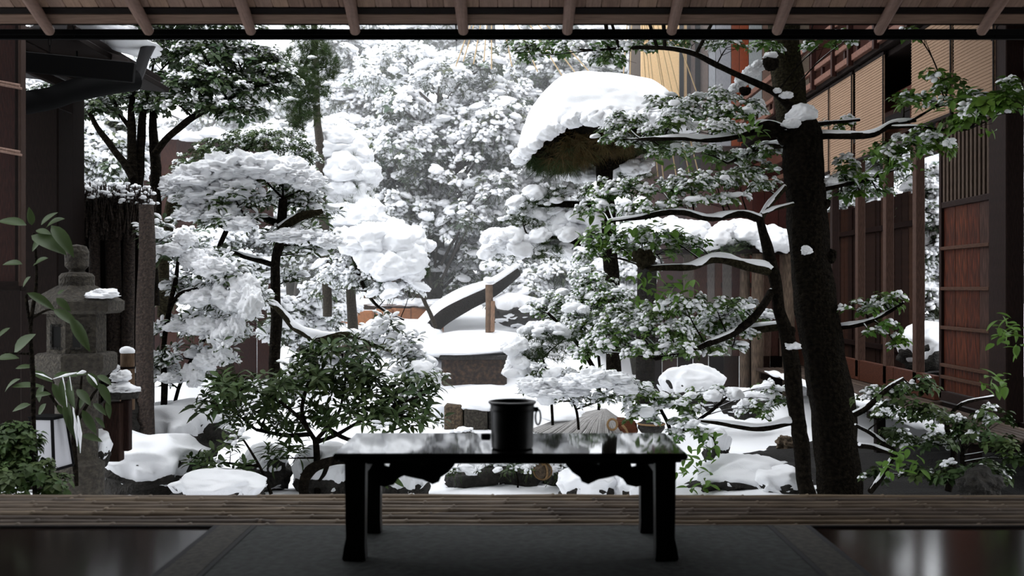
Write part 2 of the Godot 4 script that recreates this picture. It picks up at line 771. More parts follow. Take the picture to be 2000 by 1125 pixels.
func build_room() -> void:
	var zi := -3.765                     # inner edge of the bamboo veranda
	# floor of dark boards running towards the garden
	var fl := struct("floor", MB.new().bx(Vector3(0, -0.075, (zi + 2.6) * 0.5), Vector3(6.4, 0.1, 2.6 - zi), 0.0), M.floor_wood)
	var x := -2.76
	while x < 2.8:
		if absf(x) > 0.55:
			part("plank", MB.new().bx(Vector3(x, -0.0125, (zi + 1.2) * 0.5), Vector3(0.2295, 0.025, 1.2 - zi), 0.0), M.floor_wood, fl)
		x += 0.23
	struct("wall_left", MB.new().bx(Vector3(-2.95, 1.02, -0.6), Vector3(0.2, 2.45, 6.3), 0.0), M.plaster)
	struct("wall_right", MB.new().bx(Vector3(2.95, 1.02, -0.6), Vector3(0.2, 2.45, 6.3), 0.0), M.plaster)
	struct("wall_back", MB.new().bx(Vector3(0, 1.02, 2.7), Vector3(6.4, 2.45, 0.2), 0.0), M.plaster)
	struct("ceiling", MB.new().bx(Vector3(0, 2.31, -0.5), Vector3(6.1, 0.12, 6.3), 0.0), M.dark_wood_x)
	# lintel wall over the opening
	struct("wall_front", MB.new().bx(Vector3(0, 2.12, -3.72), Vector3(6.1, 0.26, 0.12), 0.0), M.plaster)

	# shutter box of the left wing: a red-brown panel with a pale edge, seen past the opening's left side
	var j := thing("wooden_shutter", P(10, 560, 5.75), "dark red-brown wooden shutter panel with a pale edge at the far left of the opening", "shutter")
	var xr := P(47, 0, 5.75).x
	part("panel", MB.new().bx(Vector3(xr - 0.36, 1.72, -5.76), Vector3(0.66, 1.78, 0.03), 0.003), M.red_post, j)
	part("stile", MB.new().bx(Vector3(xr - 0.026, 1.72, -5.75), Vector3(0.024, 1.78, 0.05), 0.002), M.dark_wood_y, j)
	part("pale_edge", MB.new().bx(Vector3(xr - 0.006, 1.72, -5.74), Vector3(0.014, 1.78, 0.06), 0.002), M.pale_edge, j)
	part("bottom_rail", MB.new().bx(Vector3(xr - 0.36, 0.83, -5.745), Vector3(0.72, 0.05, 0.07), 0.004), M.dark_wood_x, j)
	for py: float in [160.0, 290.0]:
		var q := P(18, py, 5.66)
		part("bamboo_hook", MB.new().tube([q + Vector3(-0.12, 0.014, 0), q + Vector3(0.055, -0.018, 0.0)], [0.008, 0.008], 6).tube([q + Vector3(-0.08, -0.008, 0.01), q + Vector3(0.065, -0.034, 0.0)], [0.007, 0.007], 6), M.rafter, j)
	# right jamb outside the frame
	var jr := thing("post", Vector3(2.13, 0, -4.27), "dark timber post at the far right of the opening", "post")
	part("post_shaft", MB.new().bx(Vector3(2.13, 1.0, -4.27), Vector3(0.11, 2.0, 0.11), 0.006), M.dark_wood_y, jr)

	# bamboo veranda: two bearers and crooked poles side by side
	var v := thing("bamboo_veranda", Vector3(0, -0.06, -4.06), "narrow veranda floor of weathered bamboo poles along the room's edge", "veranda")
	var bam := [wood(Color(0.50, 0.44, 0.38), 0, 0.6, 0.6, 6.0), wood(Color(0.42, 0.37, 0.33), 0, 0.6, 0.6, 6.0), wood(Color(0.56, 0.49, 0.41), 0, 0.6, 0.6, 6.0)]
	var rows := 9
	for i in rows:
		var z := -3.805 - i * 0.0665
		var at := -3.0 + rr(-0.4, 0.0)
		while at < 2.7:
			var l := rr(1.4, 3.2) if i > 0 else 6.0
			var to := minf(at + l, 2.75)
			var r0 := rr(0.024, 0.031)
			var r1 := rr(0.024, 0.031)
			if rng.randf() < 0.5:
				r1 *= 0.75
			var pts := []
			var rad := []
			var s := at
			var ph := rr(0, 6)
			var step := rr(0.24, 0.34)
			while s < to:
				var t := (s - at) / (to - at)
				var r := lerpf(r0, r1, t)
				var c := Vector3(s, 0.004 - r + rr(-0.002, 0.002), z + sin(s * 1.7 + ph) * 0.005)
				for q: Array in [[-0.014, 1.0], [-0.005, 1.13], [0.002, 0.95], [0.012, 1.0]]:
					pts.append(c + Vector3(q[0], 0, 0))
					rad.append(r * q[1])
				s += step * rr(0.8, 1.15)
			if pts.size() >= 1:
				pts.append(Vector3(to + 0.03, 0.004 - r1, z))
				rad.append(r1 * 0.9)
			if pts.size() >= 2:
				part("bamboo_pole", MB.new().tube(pts, rad, 12), bam[rng.randi() % 3], v)
			at = to - 0.02
	for bxp: float in [-2.6, -1.3, 0.0, 1.3, 2.6]:
		part("bearer", MB.new().beam(Vector3(bxp, -0.09, -3.7), Vector3(bxp, -0.09, -4.40), 0.07, 0.08), M.dark_wood_z, v)
	for bxp: float in [-2.3, 0.0, 2.3]:
		part("foot_post", MB.new().bx(Vector3(bxp, -0.33, -4.3), Vector3(0.08, 0.42, 0.08)), M.dark_wood_y, v)
	var edge := thing("threshold", Vector3(0, -0.02, -3.765), "dark worn wooden sill between the floor boards and bamboo", "sill")
	part("board", MB.new().bx(Vector3(0, -0.008, -3.757), Vector3(5.6, 0.03, 0.03), 0.006), M.dark_wood_x, edge)

	# carpet with a banded border
	var rug := thing("carpet", Vector3(0, 0.004, -2.6), "worn dark green carpet with banded border under the low table", "carpet")
	var rm := plain(Color(0.20, 0.225, 0.215), 0.95, 0.5, 2.2, 0.2)
	var rb := plain(Color(0.25, 0.235, 0.20), 0.95, 0.5, 3.0, 0.2)
	var rs := plain(Color(0.085, 0.09, 0.115), 0.95, 0.4, 3.0)
	part("pile", MB.new().bx(Vector3(0, 0.004, -2.55), Vector3(2.04, 0.008, 2.4), 0.002), rm, rug)
	for s: float in [-1.0, 1.0]:
		part("border_band", MB.new().bx(Vector3(s * 0.945, 0.0068, -2.55), Vector3(0.11, 0.006, 2.4), 0.001), rb, rug)
		part("border_line", MB.new().bx(Vector3(s * 0.88, 0.0072, -2.55), Vector3(0.018, 0.006, 2.4), 0.001), rs, rug)
		part("border_line", MB.new().bx(Vector3(s * 1.008, 0.0072, -2.55), Vector3(0.02, 0.006, 2.4), 0.001), rs, rug)


# ------------------------------------------------------------------ eave of the room's own roof

func build_eave() -> void:
	var sl := 0.415                       # fall of the roof towards the garden
	var z0 := -4.72                       # rafter ends
	var y0 := EYE + (562.5 - 60.0) / F * 4.72   # underside there
	var xs := [-2.43, -1.99, -1.565, -1.12, -0.672, -0.212, 0.238, 0.684, 1.137, 1.58, 2.02, 2.46]
	var eave := thing("eave", Vector3(0, y0, -4.4), "underside of the eave with thin sheathing boards, batten and pale fascia board", "eave")
	# rafters: peeled round poles
	for i in xs.size():
		var x: float = xs[i]
		var pts := []
		var rad := []
		for k in 5:
			var z := z0 + k * 0.2
			pts.append(Vector3(x + rr(-0.003, 0.003), eave_y(z) - 0.002, z))
			rad.append(0.0265 + rr(-0.0015, 0.0015))
		rad[0] = 0.022
		pts.insert(0, pts[0] + Vector3(0, -0.003, -0.012))
		rad.insert(0, 0.014)
		var r := part("rafter", MB.new().tube(pts, rad, 12), M.rafter, eave)
		r.set_meta("label", "round peeled pole rafter")
	# sheathing boards running down the slope
	var sm := [wood(Color(0.66, 0.55, 0.49), 2, 0.75, 0.7, 6.0), wood(Color(0.60, 0.49, 0.43), 2, 0.7, 0.7, 6.0), wood(Color(0.70, 0.58, 0.50), 2, 0.75, 0.7, 6.0)]
	var x := -2.95
	var t := Basis(Vector3.RIGHT, -atan(sl))
	while x < 3.0:
		var w := rr(0.066, 0.08)
		var zc := -4.19
		part("sheathing_board", MB.new().box(Transform3D(t, Vector3(x + w * 0.5, eave_y(zc) + 0.038, zc)), Vector3(w - 0.0012, 0.012, 0.94), 0.0025), sm[rng.randi() % 3], eave)
		x += w
	# batten across and fascia at the rim
	part("batten", MB.new().box(Transform3D(t, Vector3(0, eave_y(-4.638) + 0.036, -4.638)), Vector3(6.0, 0.014, 0.046), 0.003), M.dark_wood_x, eave)
	part("fascia_board", MB.new().box(Transform3D(t, Vector3(0, eave_y(-4.69) + 0.036, -4.69)), Vector3(6.0, 0.016, 0.068), 0.003), wood(Color(0.56, 0.46, 0.40), 0, 0.7, 0.7, 6.0), eave)
	part("drip_board", MB.new().box(Transform3D(t, Vector3(0, eave_y(-4.731) + 0.038, -4.731)), Vector3(6.0, 0.012, 0.012), 0.002), M.dark_wood_x, eave)
	# roof covering above, thick, up over the room, snow on it
	var cov := MB.new()
	cov.box(Transform3D(t, Vector3(0, eave_y(-2.2) + 0.108, -2.2)), Vector3(7.2, 0.12, 5.35), 0.01)
	struct("roof", cov, M.dark_wood_x)
	var rs := MB.new()
	rs.box(Transform3D(t, Vector3(0, eave_y(-2.15) + 0.31, -2.15)), Vector3(7.2, 0.22, 5.2), 0.06)
	var bl := part("snow_blanket", rs, M.snow, self)
	tag(bl, "thick snow blanket on the roof over the veranda", "snow", "", "stuff")
	# the storey above, set back over the lower roof
	struct("wall_upper_front", MB.new().bx(Vector3(0, 4.9, -2.75), Vector3(11.0, 4.2, 0.2), 0.0), M.plaster)
	struct("roof_upper_front", MB.new().bx(Vector3(0, 7.0, -1.6), Vector3(12.0, 0.2, 5.6), 0.0), M.dark_wood_x)
	struct("roof_rear", MB.new().box(Transform3D(Basis(Vector3.RIGHT, atan(sl)), Vector3(0, eave_y(0.2) - 0.9, 2.4)), Vector3(7.2, 0.12, 5.0), 0.01), M.dark_wood_x)
	# gutter hung in front of the rafter ends
	var gz := -4.79
	var gy := EYE + (562.5 - 69.0) / F * 4.79
	var g := thing("gutter", Vector3(0, gy, gz), "black rain gutter hanging across the whole top of the view", "gutter")
	var poly := []
	for k in 9:
		var a := PI + PI * k / 8.0
		poly.append(Vector2(cos(a) * 0.03, sin(a) * 0.026))
	for k in 9:
		var a := TAU - PI * k / 8.0
		poly.append(Vector2(cos(a) * 0.026, sin(a) * 0.022 + 0.001))
	part("trough", MB.new().prism(poly, 6.4, Transform3D(Basis(Vector3(0, 0, 1), Vector3.UP, Vector3(-1, 0, 0)), Vector3(0, gy + 0.012, gz))), M.black_iron, g)
	part("lip", MB.new().bx(Vector3(0, gy + 0.008, gz + 0.03), Vector3(6.4, 0.024, 0.006), 0.001).bx(Vector3(0, gy - 0.012, gz + 0.012), Vector3(6.4, 0.018, 0.02), 0.001), M.black_iron, g)
	for xg: float in [-1.90, -1.14, -0.243, 0.6, 1.3, 2.1]:
		part("bracket", MB.new().tube([Vector3(xg, gy + 0.05, gz + 0.10), Vector3(xg, gy + 0.028, gz + 0.034), Vector3(xg, gy - 0.016, gz + 0.02), Vector3(xg, gy - 0.018, gz - 0.02)], [0.003, 0.003, 0.003, 0.003], 5), M.black_iron, g)
	# thin ties hanging from it
	for q: Array in [[490.0, 100.0], [891.0, 112.0]]:
		var a := P(q[0], 70, 4.78)
		var b := P(q[0], q[1], 4.78)
		var w := part("tie_wire", MB.new().tube([a, (a + b) * 0.5 + Vector3(0.001, 0, 0), b], [0.0012, 0.0012, 0.0012], 5), M.black_iron, g)
	var ch := P(97, 74, 4.75)
	var link := MB.new()
	for k in 2:
		var pts := []
		for m in 11:
			var a := TAU * m / 10.0
			pts.append(ch + Vector3(sin(a) * 0.006 * (1.0 if k == 0 else 0.7), -0.018 - k * 0.03 - cos(a) * 0.017, cos(a) * 0.001 + sin(a) * 0.004 * k))
		var rd := []
		rd.resize(11)
		rd.fill(0.0016)
		link.tube(pts, rd, 5)
	part("chain_links", link, M.black_iron, g)


# ------------------------------------------------------------------ snowy ground

func ground(x: float, z: float) -> float:     # z counted away from the camera
	var zs := [4.0, 7.0, 9.0, 10.5, 12.3, 12.9, 16.0, 20.0, 30.0]
	var hs := [-0.50, -0.53, -0.56, -0.54, -0.36, -0.06, 0.20, 0.50, 1.3]
	var h := 1.3
	for i in zs.size() - 1:
		if z <= zs[i + 1]:
			h = lerpf(hs[i], hs[i + 1], smoothstep(0.0, 1.0, clampf((z - zs[i]) / (zs[i + 1] - zs[i]), 0, 1)) * 0.5 + 0.5 * clampf((z - zs[i]) / (zs[i + 1] - zs[i]), 0, 1))
			break
	var right := smoothstep(0.9, 1.5, x) * (1.0 - smoothstep(14.0, 17.0, z))
	h = lerpf(h, -0.47 + 0.02 * maxf(0, z - 9.0), right)
	var q := noise.get_noise_3d(x * 9.0, 0, z * 9.0)
	var q2 := noise.get_noise_3d(x * 28.0, 5, z * 28.0)
	return h + q * 0.07 + q2 * 0.02


func build_ground() -> void:
	var b := MB.new()
	var nx := 110
	var nz := 150
	for i in nz + 1:
		var z := 4.45 + pow(float(i) / nz, 1.5) * 33.0
		for k in nx + 1:
			var x := (float(k) / nx - 0.5) * (10.0 + z * 1.3)
			b.vert(Vector3(x, ground(x, z), -z))
	for i in nz:
		for k in nx:
			var a := i * (nx + 1) + k
			b.quad_i(a, a + 1, a + nx + 2, a + nx + 1)
	struct("ground", b, M.snow)
	var so := MB.new()
	var z0s := 1.0
	for i in 24:
		for k in 20:
			var q := []
			for e: Array in [[0, 0], [1, 0], [1, 1], [0, 1]]:
				var x: float = 1.70 + (k + e[0]) * 0.145 + 0.12 * noise.get_noise_2d(z0s * 40.0 + (i + e[1]) * 9.0, 2.0) * (1.0 if k + e[0] < 5 else 0.0)
				var z: float = 4.5 + (i + e[1]) * 0.21
				var edge := minf(float(k + e[0]) / 4.0, float(24 - i - e[1]) / 4.0)
				q.append(Vector3(x, ground(x, z) + 0.03 - 0.06 * (1.0 - clampf(edge + noise.get_noise_3d(x * 20.0, 3, z * 20.0) * 0.6, 0, 1)), -z))
			so.quad(q[0], q[1], q[2], q[3])
	struct("ground_soil", so, M.soil)
	struct("ground_bed", MB.new().bx(Vector3(0, -0.9, -1.0), Vector3(8, 0.5, 11.5), 0.0), M.stone_dark)


# a stone with snow on its head: base given by the pixel of its middle, size in metres
func rock(called: String, label: String, c: Vector3, r: Vector3, sd: float, th: float, mat: Material, group := "", low := 0.15) -> Node3D:
	var o := thing(called, c - Vector3(0, r.y, 0), label, "rock", group)
	part("stone", blob(MB.new(), c, r, 0.35, 0.9, 3, 1.0, sd, true), mat, o)
	if th > 0.0:
		var s := part("snow_cap", snow_on(MB.new(), c, r, th, 0.35, 0.9, 4, sd, true, low), M.snow, o)
		s.set_meta("kind", "stuff")
	return o


func build_rocks() -> void:
	var g := ""
	rock("garden_rock", "low snow-covered rock at the left edge of the snow by the bamboo veranda", P(285, 925, 6.9), Vector3(0.34, 0.17, 0.3), 1.0, 0.08, M.stone_dark, g, -0.1)
	rock("garden_rock", "long slanting snow-laden rock left of the dark-leaved bush", P(345, 850, 7.8), Vector3(0.36, 0.17, 0.28), 2.0, 0.07, M.stone_dark, g, 0.0)
	rock("garden_rock", "smooth low snow mound nearest the veranda left of the curved root", P(428, 968, 6.5), Vector3(0.24, 0.09, 0.2), 3.0, 0.06, M.stone_dark, g, -0.2)
	rock("garden_rock", "dark bare-faced rock with a snow top below the dark-leaved bush", P(520, 925, 7.3), Vector3(0.15, 0.14, 0.15), 4.0, 0.05, M.stone_dark, g, 0.3)
	rock("garden_rock", "rounded snow mound beside the curved root and left table leg", P(640, 935, 7.3), Vector3(0.19, 0.16, 0.2), 5.0, 0.07, M.stone_dark, g, -0.1)
	rock("garden_rock", "snow-capped rock seen between left table leg and apron", P(790, 955, 7.2), Vector3(0.14, 0.14, 0.16), 6.0, 0.06, M.stone_dark, g, 0.1)
	rock("garden_rock", "wide mossy rock with patchy snow seen under the middle of the table", P(965, 950, 7.6), Vector3(0.30, 0.19, 0.25), 7.0, 0.035, M.stone_dark, g, 0.62)
	rock("garden_rock", "dark weedy rock under the right half of the table", P(1085, 945, 7.7), Vector3(0.22, 0.18, 0.2), 8.0, 0.02, M.stone_dark, g, 0.8)
	rock("garden_rock", "pointed snow mound under the right half of the table", P(1143, 962, 6.9), Vector3(0.16, 0.10, 0.15), 9.0, 0.06, M.stone_dark, g, -0.2)
	rock("garden_rock", "small snow mound just inside the right table legs", P(1240, 965, 6.9), Vector3(0.13, 0.08, 0.14), 10.0, 0.06, M.stone_dark, g, -0.2)
	rock("garden_rock", "broad grey boulder thinly covered with snow right of the table", P(1445, 945, 7.3), Vector3(0.30, 0.14, 0.28), 11.0, 0.04, M.stone_dark, g, -0.05)
	rock("garden_rock", "second low snowy boulder against the foot of the thin trunk", P(1515, 958, 7.1), Vector3(0.20, 0.12, 0.2), 12.0, 0.04, M.stone_dark, g, 0.0)
	rock("garden_rock", "small dark stone with a square snow hat right of the table top", P(1400, 885, 7.9), Vector3(0.085, 0.10, 0.08), 13.0, 0.07, M.stone_dark, g, 0.3)
	rock("garden_rock", "bare brown stone lying in the bright snow by the thin trunk", P(1535, 866, 8.6), Vector3(0.075, 0.06, 0.07), 14.0, 0.0, M.stone_warm, g)
	rock("garden_rock", "heaped snow mound behind the snowy leaves right of the straw cover", P(1352, 765, 10.0), Vector3(0.26, 0.16, 0.22), 15.0, 0.08, M.stone_dark, g, -0.2)
	rock("garden_rock", "grey stone with thin snow at the fence foot behind the thin trunk", P(1455, 790, 9.5), Vector3(0.2, 0.11, 0.16), 16.0, 0.03, M.stone_dark, g, 0.3)
	rock("garden_rock", "dark rounded rock with snow right of the leaning log's post", P(1010, 612, 14.3), Vector3(0.32, 0.16, 0.3), 17.0, 0.10, M.stone_dark, g, 0.25)
	rock("garden_rock", "dim stone in deep shade at the lower right corner of the garden", P(1915, 945, 5.6), Vector3(0.10, 0.08, 0.10), 18.0, 0.0, M.stone_dark, g)
	rock("garden_rock", "snow heap seen through the gap beside the sliding door", P(1822, 690, 10.6), Vector3(0.3, 0.2, 0.25), 19.0, 0.10, M.stone_dark, g, -0.3)
	rock("garden_rock", "dark shaded rock behind the paper lantern and snow bank", P(235, 830, 7.4), Vector3(0.16, 0.22, 0.15), 21.0, 0.0, M.stone_dark, g)
	rock("garden_rock", "snow-tufted stone beside the leaves right of the paper lantern", P(190, 885, 6.3), Vector3(0.06, 0.08, 0.06), 22.0, 0.05, M.stone_dark, g, 0.0)

	# stepped stones in the middle
	var s := thing("stone_slab", P(925, 755, 12.5), "thick dark stone slab under deep snow, upper step in the garden middle", "stone")
	var mb := MB.new()
	var a := P(862, 700, 12.45)
	var d := P(990, 755, 12.45)
	mb.bx(Vector3((a.x + d.x) * 0.5, (a.y + d.y) * 0.5 - 0.02, -12.85), Vector3(d.x - a.x, a.y - d.y + 0.06, 0.8), 0.03)
	part("face", mb, plain(Color(0.34, 0.25, 0.18), 0.9, 0.85, 1.6, 1.0), s)
	part("rim", MB.new().bx(Vector3((a.x + d.x) * 0.5, a.y + 0.01, -12.83), Vector3(d.x - a.x + 0.05, 0.05, 0.85), 0.015), M.stone_dark, s)
	var cp := MB.new()
	blob(cp, P(905, 668, 13.35) + Vector3(0, -0.07, 0), Vector3(0.86, 0.15, 0.95), 0.12, 0.8, 4, 0.7, 4.0)
	blob(cp, P(785, 640, 13.9) + Vector3(0, -0.12, 0), Vector3(0.50, 0.24, 0.7), 0.18, 0.9, 4, 1.0, 5.0)
	blob(cp, P(940, 655, 14.0) + Vector3(0, -0.13, 0), Vector3(0.85, 0.2, 0.9), 0.12, 0.9, 4, 1.0, 6.0)
	part("snow_cap", cp, M.snow, s).set_meta("kind", "stuff")
	var s2 := thing("stone_ledge", P(935, 840, 10.5), "lower stone block ledge with a smooth snow cushion behind the black pail", "stone")
	a = P(866, 796, 10.5)
	d = P(1012, 842, 10.5)
	var k := 0
	var xx := a.x
	var sm := [M.stone_warm, M.stone, M.stone_dark]
	while xx < d.x - 0.02:
		var w := rr(0.16, 0.24)
		w = minf(w, d.x - xx)
		part("stone_block", MB.new().bx(Vector3(xx + w * 0.5, (a.y + d.y) * 0.5, -10.8 + rr(-0.01, 0.01)), Vector3(w - 0.012, a.y - d.y + 0.05, 0.6), 0.02), sm[k % 3], s2)
		xx += w
		k += 1
	var c2 := MB.new()
	blob(c2, P(940, 775, 11.3) + Vector3(0, -0.02, 0), Vector3(0.47, 0.115, 0.85), 0.10, 0.8, 4, 0.8, 7.0)
	part("snow_cap", c2, M.snow, s2).set_meta("kind", "stuff")
	rock("garden_rock", "dark wet stone below the stone block ledge", P(905, 852, 9.9), Vector3(0.12, 0.06, 0.1), 23.0, 0.02, M.stone_dark, "", 0.5)
	rock("garden_rock", "snow mound draped on the rim left of the upper stone slab", P(650, 672, 13.2), Vector3(0.45, 0.12, 0.4), 24.0, 0.12, M.stone_warm, "", 0.0)


func eave_y(z: float) -> float:
	return EYE + (562.5 - 60.0) / F * 4.72 + (z + 4.72) * 0.415


# ------------------------------------------------------------------ the house along the right side

const WX := 3.3        # its outer wall plane

func wz(px: float, x := WX) -> float:      # depth at which that plane meets a pixel column
	return x * F / (px - 1000.0)


func wp(px: float, h: float, x := WX) -> Vector3:
	return Vector3(x, h, -wz(px, x))


func build_right_house() -> void:
	var red := wood(Color(0.43, 0.205, 0.115), 1, 0.12, 0.6, 6.0)
	var red2 := wood(Color(0.47, 0.235, 0.13), 1, 0.12, 0.6, 6.0)
	var red3 := wood(Color(0.34, 0.24, 0.205), 1, 0.35, 0.7, 6.0)
	var frame := wood(Color(0.17, 0.105, 0.085), 1, 0.5, 0.7)
	var frame_z := wood(Color(0.17, 0.105, 0.085), 2, 0.5, 0.7)
	var rail := wood(Color(0.33, 0.175, 0.11), 2, 0.5, 0.6)
	var grey := wood(Color(0.36, 0.30, 0.26), 1, 0.55, 0.8)
	# sliding panel: lattice above, four boards below
	var z0 := wz(1840)
	var z1 := wz(1945)
	var d := thing("lattice_door", Vector3(WX, 0, -(z0 + z1) * 0.5), "red-brown sliding door with vertical lattice above and plain boards with rails below", "door")
	var st := 0.045
	for z: float in [z0 - st * 0.5, z1 + st * 0.5]:
		part("stile", MB.new().bx(Vector3(WX, 1.06, -z), Vector3(0.05, 2.16, st), 0.003), frame, d)
	for h: float in [2.11, 1.45]:
		part("rail", MB.new().bx(Vector3(WX, h, -(z0 + z1) * 0.5), Vector3(0.045, 0.045, z0 - z1), 0.003), frame_z, d)
	for h: float in [1.12, 0.815, 0.52, 0.235, 0.145]:
		part("cross_rail", MB.new().bx(Vector3(WX - 0.018, h, -(z0 + z1) * 0.5), Vector3(0.03, 0.026, z0 - z1 - 0.08), 0.003), wood(Color(0.33, 0.23, 0.18), 2, 0.6), d)
	part("bottom_rail", MB.new().bx(Vector3(WX, 0.0, -(z0 + z1) * 0.5), Vector3(0.05, 0.07, z0 - z1), 0.003), frame_z, d)
	var mats := [red, red2, red, red3]
	for i in 4:
		var w := (z0 - z1 - 0.09) / 4.0
		part("board", MB.new().bx(Vector3(WX + 0.006 + rr(-0.002, 0.002), 0.74, -(z0 - 0.045 - w * (i + 0.5))), Vector3(0.014, 1.40, w - 0.004), 0.002), mats[i], d)
	for i in 12:
		var w := (z0 - z1 - 0.09) / 12.0
		part("lattice_bar", MB.new().bx(Vector3(WX - 0.005, 1.78, -(z0 - 0.045 - w * (i + 0.5))), Vector3(0.03, 0.62, w * 0.52), 0.003), grey, d)
	part("backing_panel", MB.new().bx(Vector3(WX + 0.03, 1.78, -(z0 + z1) * 0.5), Vector3(0.012, 0.64, z0 - z1 - 0.05), 0.002), frame, d)
	# the heavy post right of it
	var p := thing("house_post", Vector3(WX, 0, -wz(1965)), "heavy dark house post right of the lattice door", "post", "")
	part("shaft", MB.new().bx(Vector3(WX, 1.32, -wz(1965)), Vector3(0.12, 2.95, wz(1948) - wz(1983)), 0.006), frame, p)
	# slim posts in the wall plane further back
	var names := ["first slim house post left of the lattice door", "second slim house post from the lattice door", "third slim house post from the lattice door, half behind snowy twigs", "fourth slim house post, hard by the thick trunk", "fifth slim house post, farthest along the corridor"]
	var pxs := [1794.0, 1735.0, 1680.0, 1630.0, 1560.0]
	for i in 5:
		var q := thing("house_post", wp(pxs[i], 0), names[i], "post", "")
		var z := wz(pxs[i])
		part("shaft", MB.new().bx(Vector3(WX, 1.08, -z), Vector3(0.07, 2.2, 0.085), 0.004), wood(Color(0.34, 0.25, 0.21), 1, 0.5, 0.7) if i < 3 else frame, q)
	# corridor sill boards, floor, eave beam
	var zf := 17.5
	var sill := thing("corridor_sill", Vector3(WX, 0, -11.5), "orange-brown sill boards along the corridor under the slim posts", "sill")
	var zz := z0 + 0.06
	while zz < zf:
		part("board", MB.new().bx(Vector3(WX - 0.01, 0.045, -zz - 0.46), Vector3(0.05, 0.19, 0.91), 0.004), rail, sill)
		part("ground_beam", MB.new().bx(Vector3(WX - 0.015, -0.09, -zz - 0.46), Vector3(0.09, 0.07, 0.915), 0.005), grey, sill)
		zz += 0.92
	var cf := struct("floor_corridor", MB.new().bx(Vector3(4.2, -0.1, -11.0), Vector3(1.75, 0.08, 13.0), 0.0), M.dark_wood_z)
	# outer deck: narrow boards with gaps, lower than the sill
	var deck := thing("deck", Vector3(3.0, -0.1, -10), "low deck of narrow grey boards along the right house wall", "deck")
	var xk := 2.74
	var gm := [wood(Color(0.40, 0.34, 0.30), 2, 0.6, 0.7), wood(Color(0.33, 0.28, 0.25), 2, 0.6, 0.7)]
	while xk < 3.26:
		part("deck_board", MB.new().bx(Vector3(xk, -0.085 + rr(-0.003, 0.003), -9.4), Vector3(0.045, 0.03, 5.9), 0.006), gm[rng.randi() % 2], deck)
		xk += 0.06
	for z: float in [6.6, 8.3, 10.0, 11.9]:
		part("joist", MB.new().bx(Vector3(3.0, -0.135, -z), Vector3(0.62, 0.06, 0.06)), M.dark_wood_x, deck)
		part("foot_post", MB.new().bx(Vector3(2.78, -0.33, -z), Vector3(0.07, 0.38, 0.07)), M.dark_wood_y, deck)
	var es := MB.new()
	es.tube(spline([Vector3(2.72, -0.075, -11.8), Vector3(2.71, -0.06, -10.8), Vector3(2.70, -0.06, -9.6), Vector3(2.715, -0.055, -8.0), Vector3(2.70, -0.06, -7.2), Vector3(2.7, -0.075, -6.6)], 8), spline_r([0.015, 0.03, 0.04, 0.055, 0.05, 0.02], 8), 10, noise, 0.9, 30.0)
	part("snow", es, M.snow, deck).set_meta("kind", "stuff")
	# dark plank wall across the corridor, with knot gaps
	var pw := thing("plank_wall", Vector3(4.25, 0, -14), "dark plank wall with slits of light inside the right-hand corridor", "wall")
	var pm := [wood(Color(0.25, 0.165, 0.13), 1, 0.3), wood(Color(0.31, 0.195, 0.145), 1, 0.3), wood(Color(0.20, 0.125, 0.10), 1, 0.4), wood(Color(0.36, 0.25, 0.19), 1, 0.3)]
	zz = 11.35
	while zz < 17.3:
		var w := rr(0.13, 0.26)
		part("plank", MB.new().bx(Vector3(4.25 + rr(-0.01, 0.01), 0.86 + rr(-0.02, 0.02), -zz - w * 0.5), Vector3(0.03, 1.95, w - (0.010 if rng.randf() < 0.6 else 0.03)), 0.003), pm[rng.randi() % 4], pw)
		zz += w
	for h: float in [0.15, 1.5]:
		part("rail", MB.new().bx(Vector3(4.2, h, -14.3), Vector3(0.04, 0.06, 5.9), 0.004), frame_z, pw)
	# upper storey: wall, balcony, eave beams
	struct("wall_upper", MB.new().bx(Vector3(4.35, 3.9, -10.7), Vector3(0.2, 2.9, 10.0), 0.0), wood(Color(0.27, 0.15, 0.12), 1, 0.5))
	struct("ceiling_corridor", MB.new().bx(Vector3(3.95, 2.58, -10.6), Vector3(0.9, 0.06, 10.2), 0.0), M.dark_wood_z)
	struct("roof_upper", MB.new().bx(Vector3(4.3, 5.3, -11.5), Vector3(3.0, 0.15, 13.5), 0.0), M.dark_wood_z)
	struct("roof_corridor", MB.new().box(Transform3D(Basis(Vector3(0, 0, 1), -0.18 + PI), Vector3(3.3, 3.0, -6.5)), Vector3(2.3, 0.1, 3.4), 0.01), M.dark_wood_z)
	var bt := thing("eave_beam", Vector3(WX, 2.45, -11), "long reddish beam over the corridor behind the reed blinds", "beam")
	part("beam", MB.new().bx(Vector3(WX + 0.12, 2.47, -10.5), Vector3(0.10, 0.14, 10.4), 0.006), wood(Color(0.33, 0.19, 0.15), 2, 0.6), bt)
	part("beam", MB.new().bx(Vector3(WX + 0.12, 2.22, -10.5), Vector3(0.08, 0.06, 10.4), 0.006), wood(Color(0.40, 0.27, 0.22), 2, 0.6), bt)
	var rs := MB.new()
	rs.bx(Vector3(WX + 0.35, 2.86, -10.5), Vector3(0.75, 0.05, 10.4), 0.004)
	part("eave_board", rs, M.dark_wood_z, bt)
	var bal := thing("balcony", Vector3(3.1, 2.95, -12), "dark red balcony railing with pale rails above the reed blinds", "balcony")
	var pale := wood(Color(0.50, 0.36, 0.31), 2, 0.6)
	for h: Array in [[2.965, 0.06], [3.11, 0.05], [3.40, 0.07]]:
		part("rail", MB.new().bx(Vector3(3.18, h[0], -11.9), Vector3(0.05, h[1], 7.4), 0.004), pale, bal)
	for px: float in [1775.0, 1710.0, 1660.0, 1628.0, 1588.0, 1550.0, 1515.0]:
		part("baluster", MB.new().bx(Vector3(3.15, 3.2, -wz(px, 3.15)), Vector3(0.05, 0.62, 0.05), 0.004), M.red_post, bal)
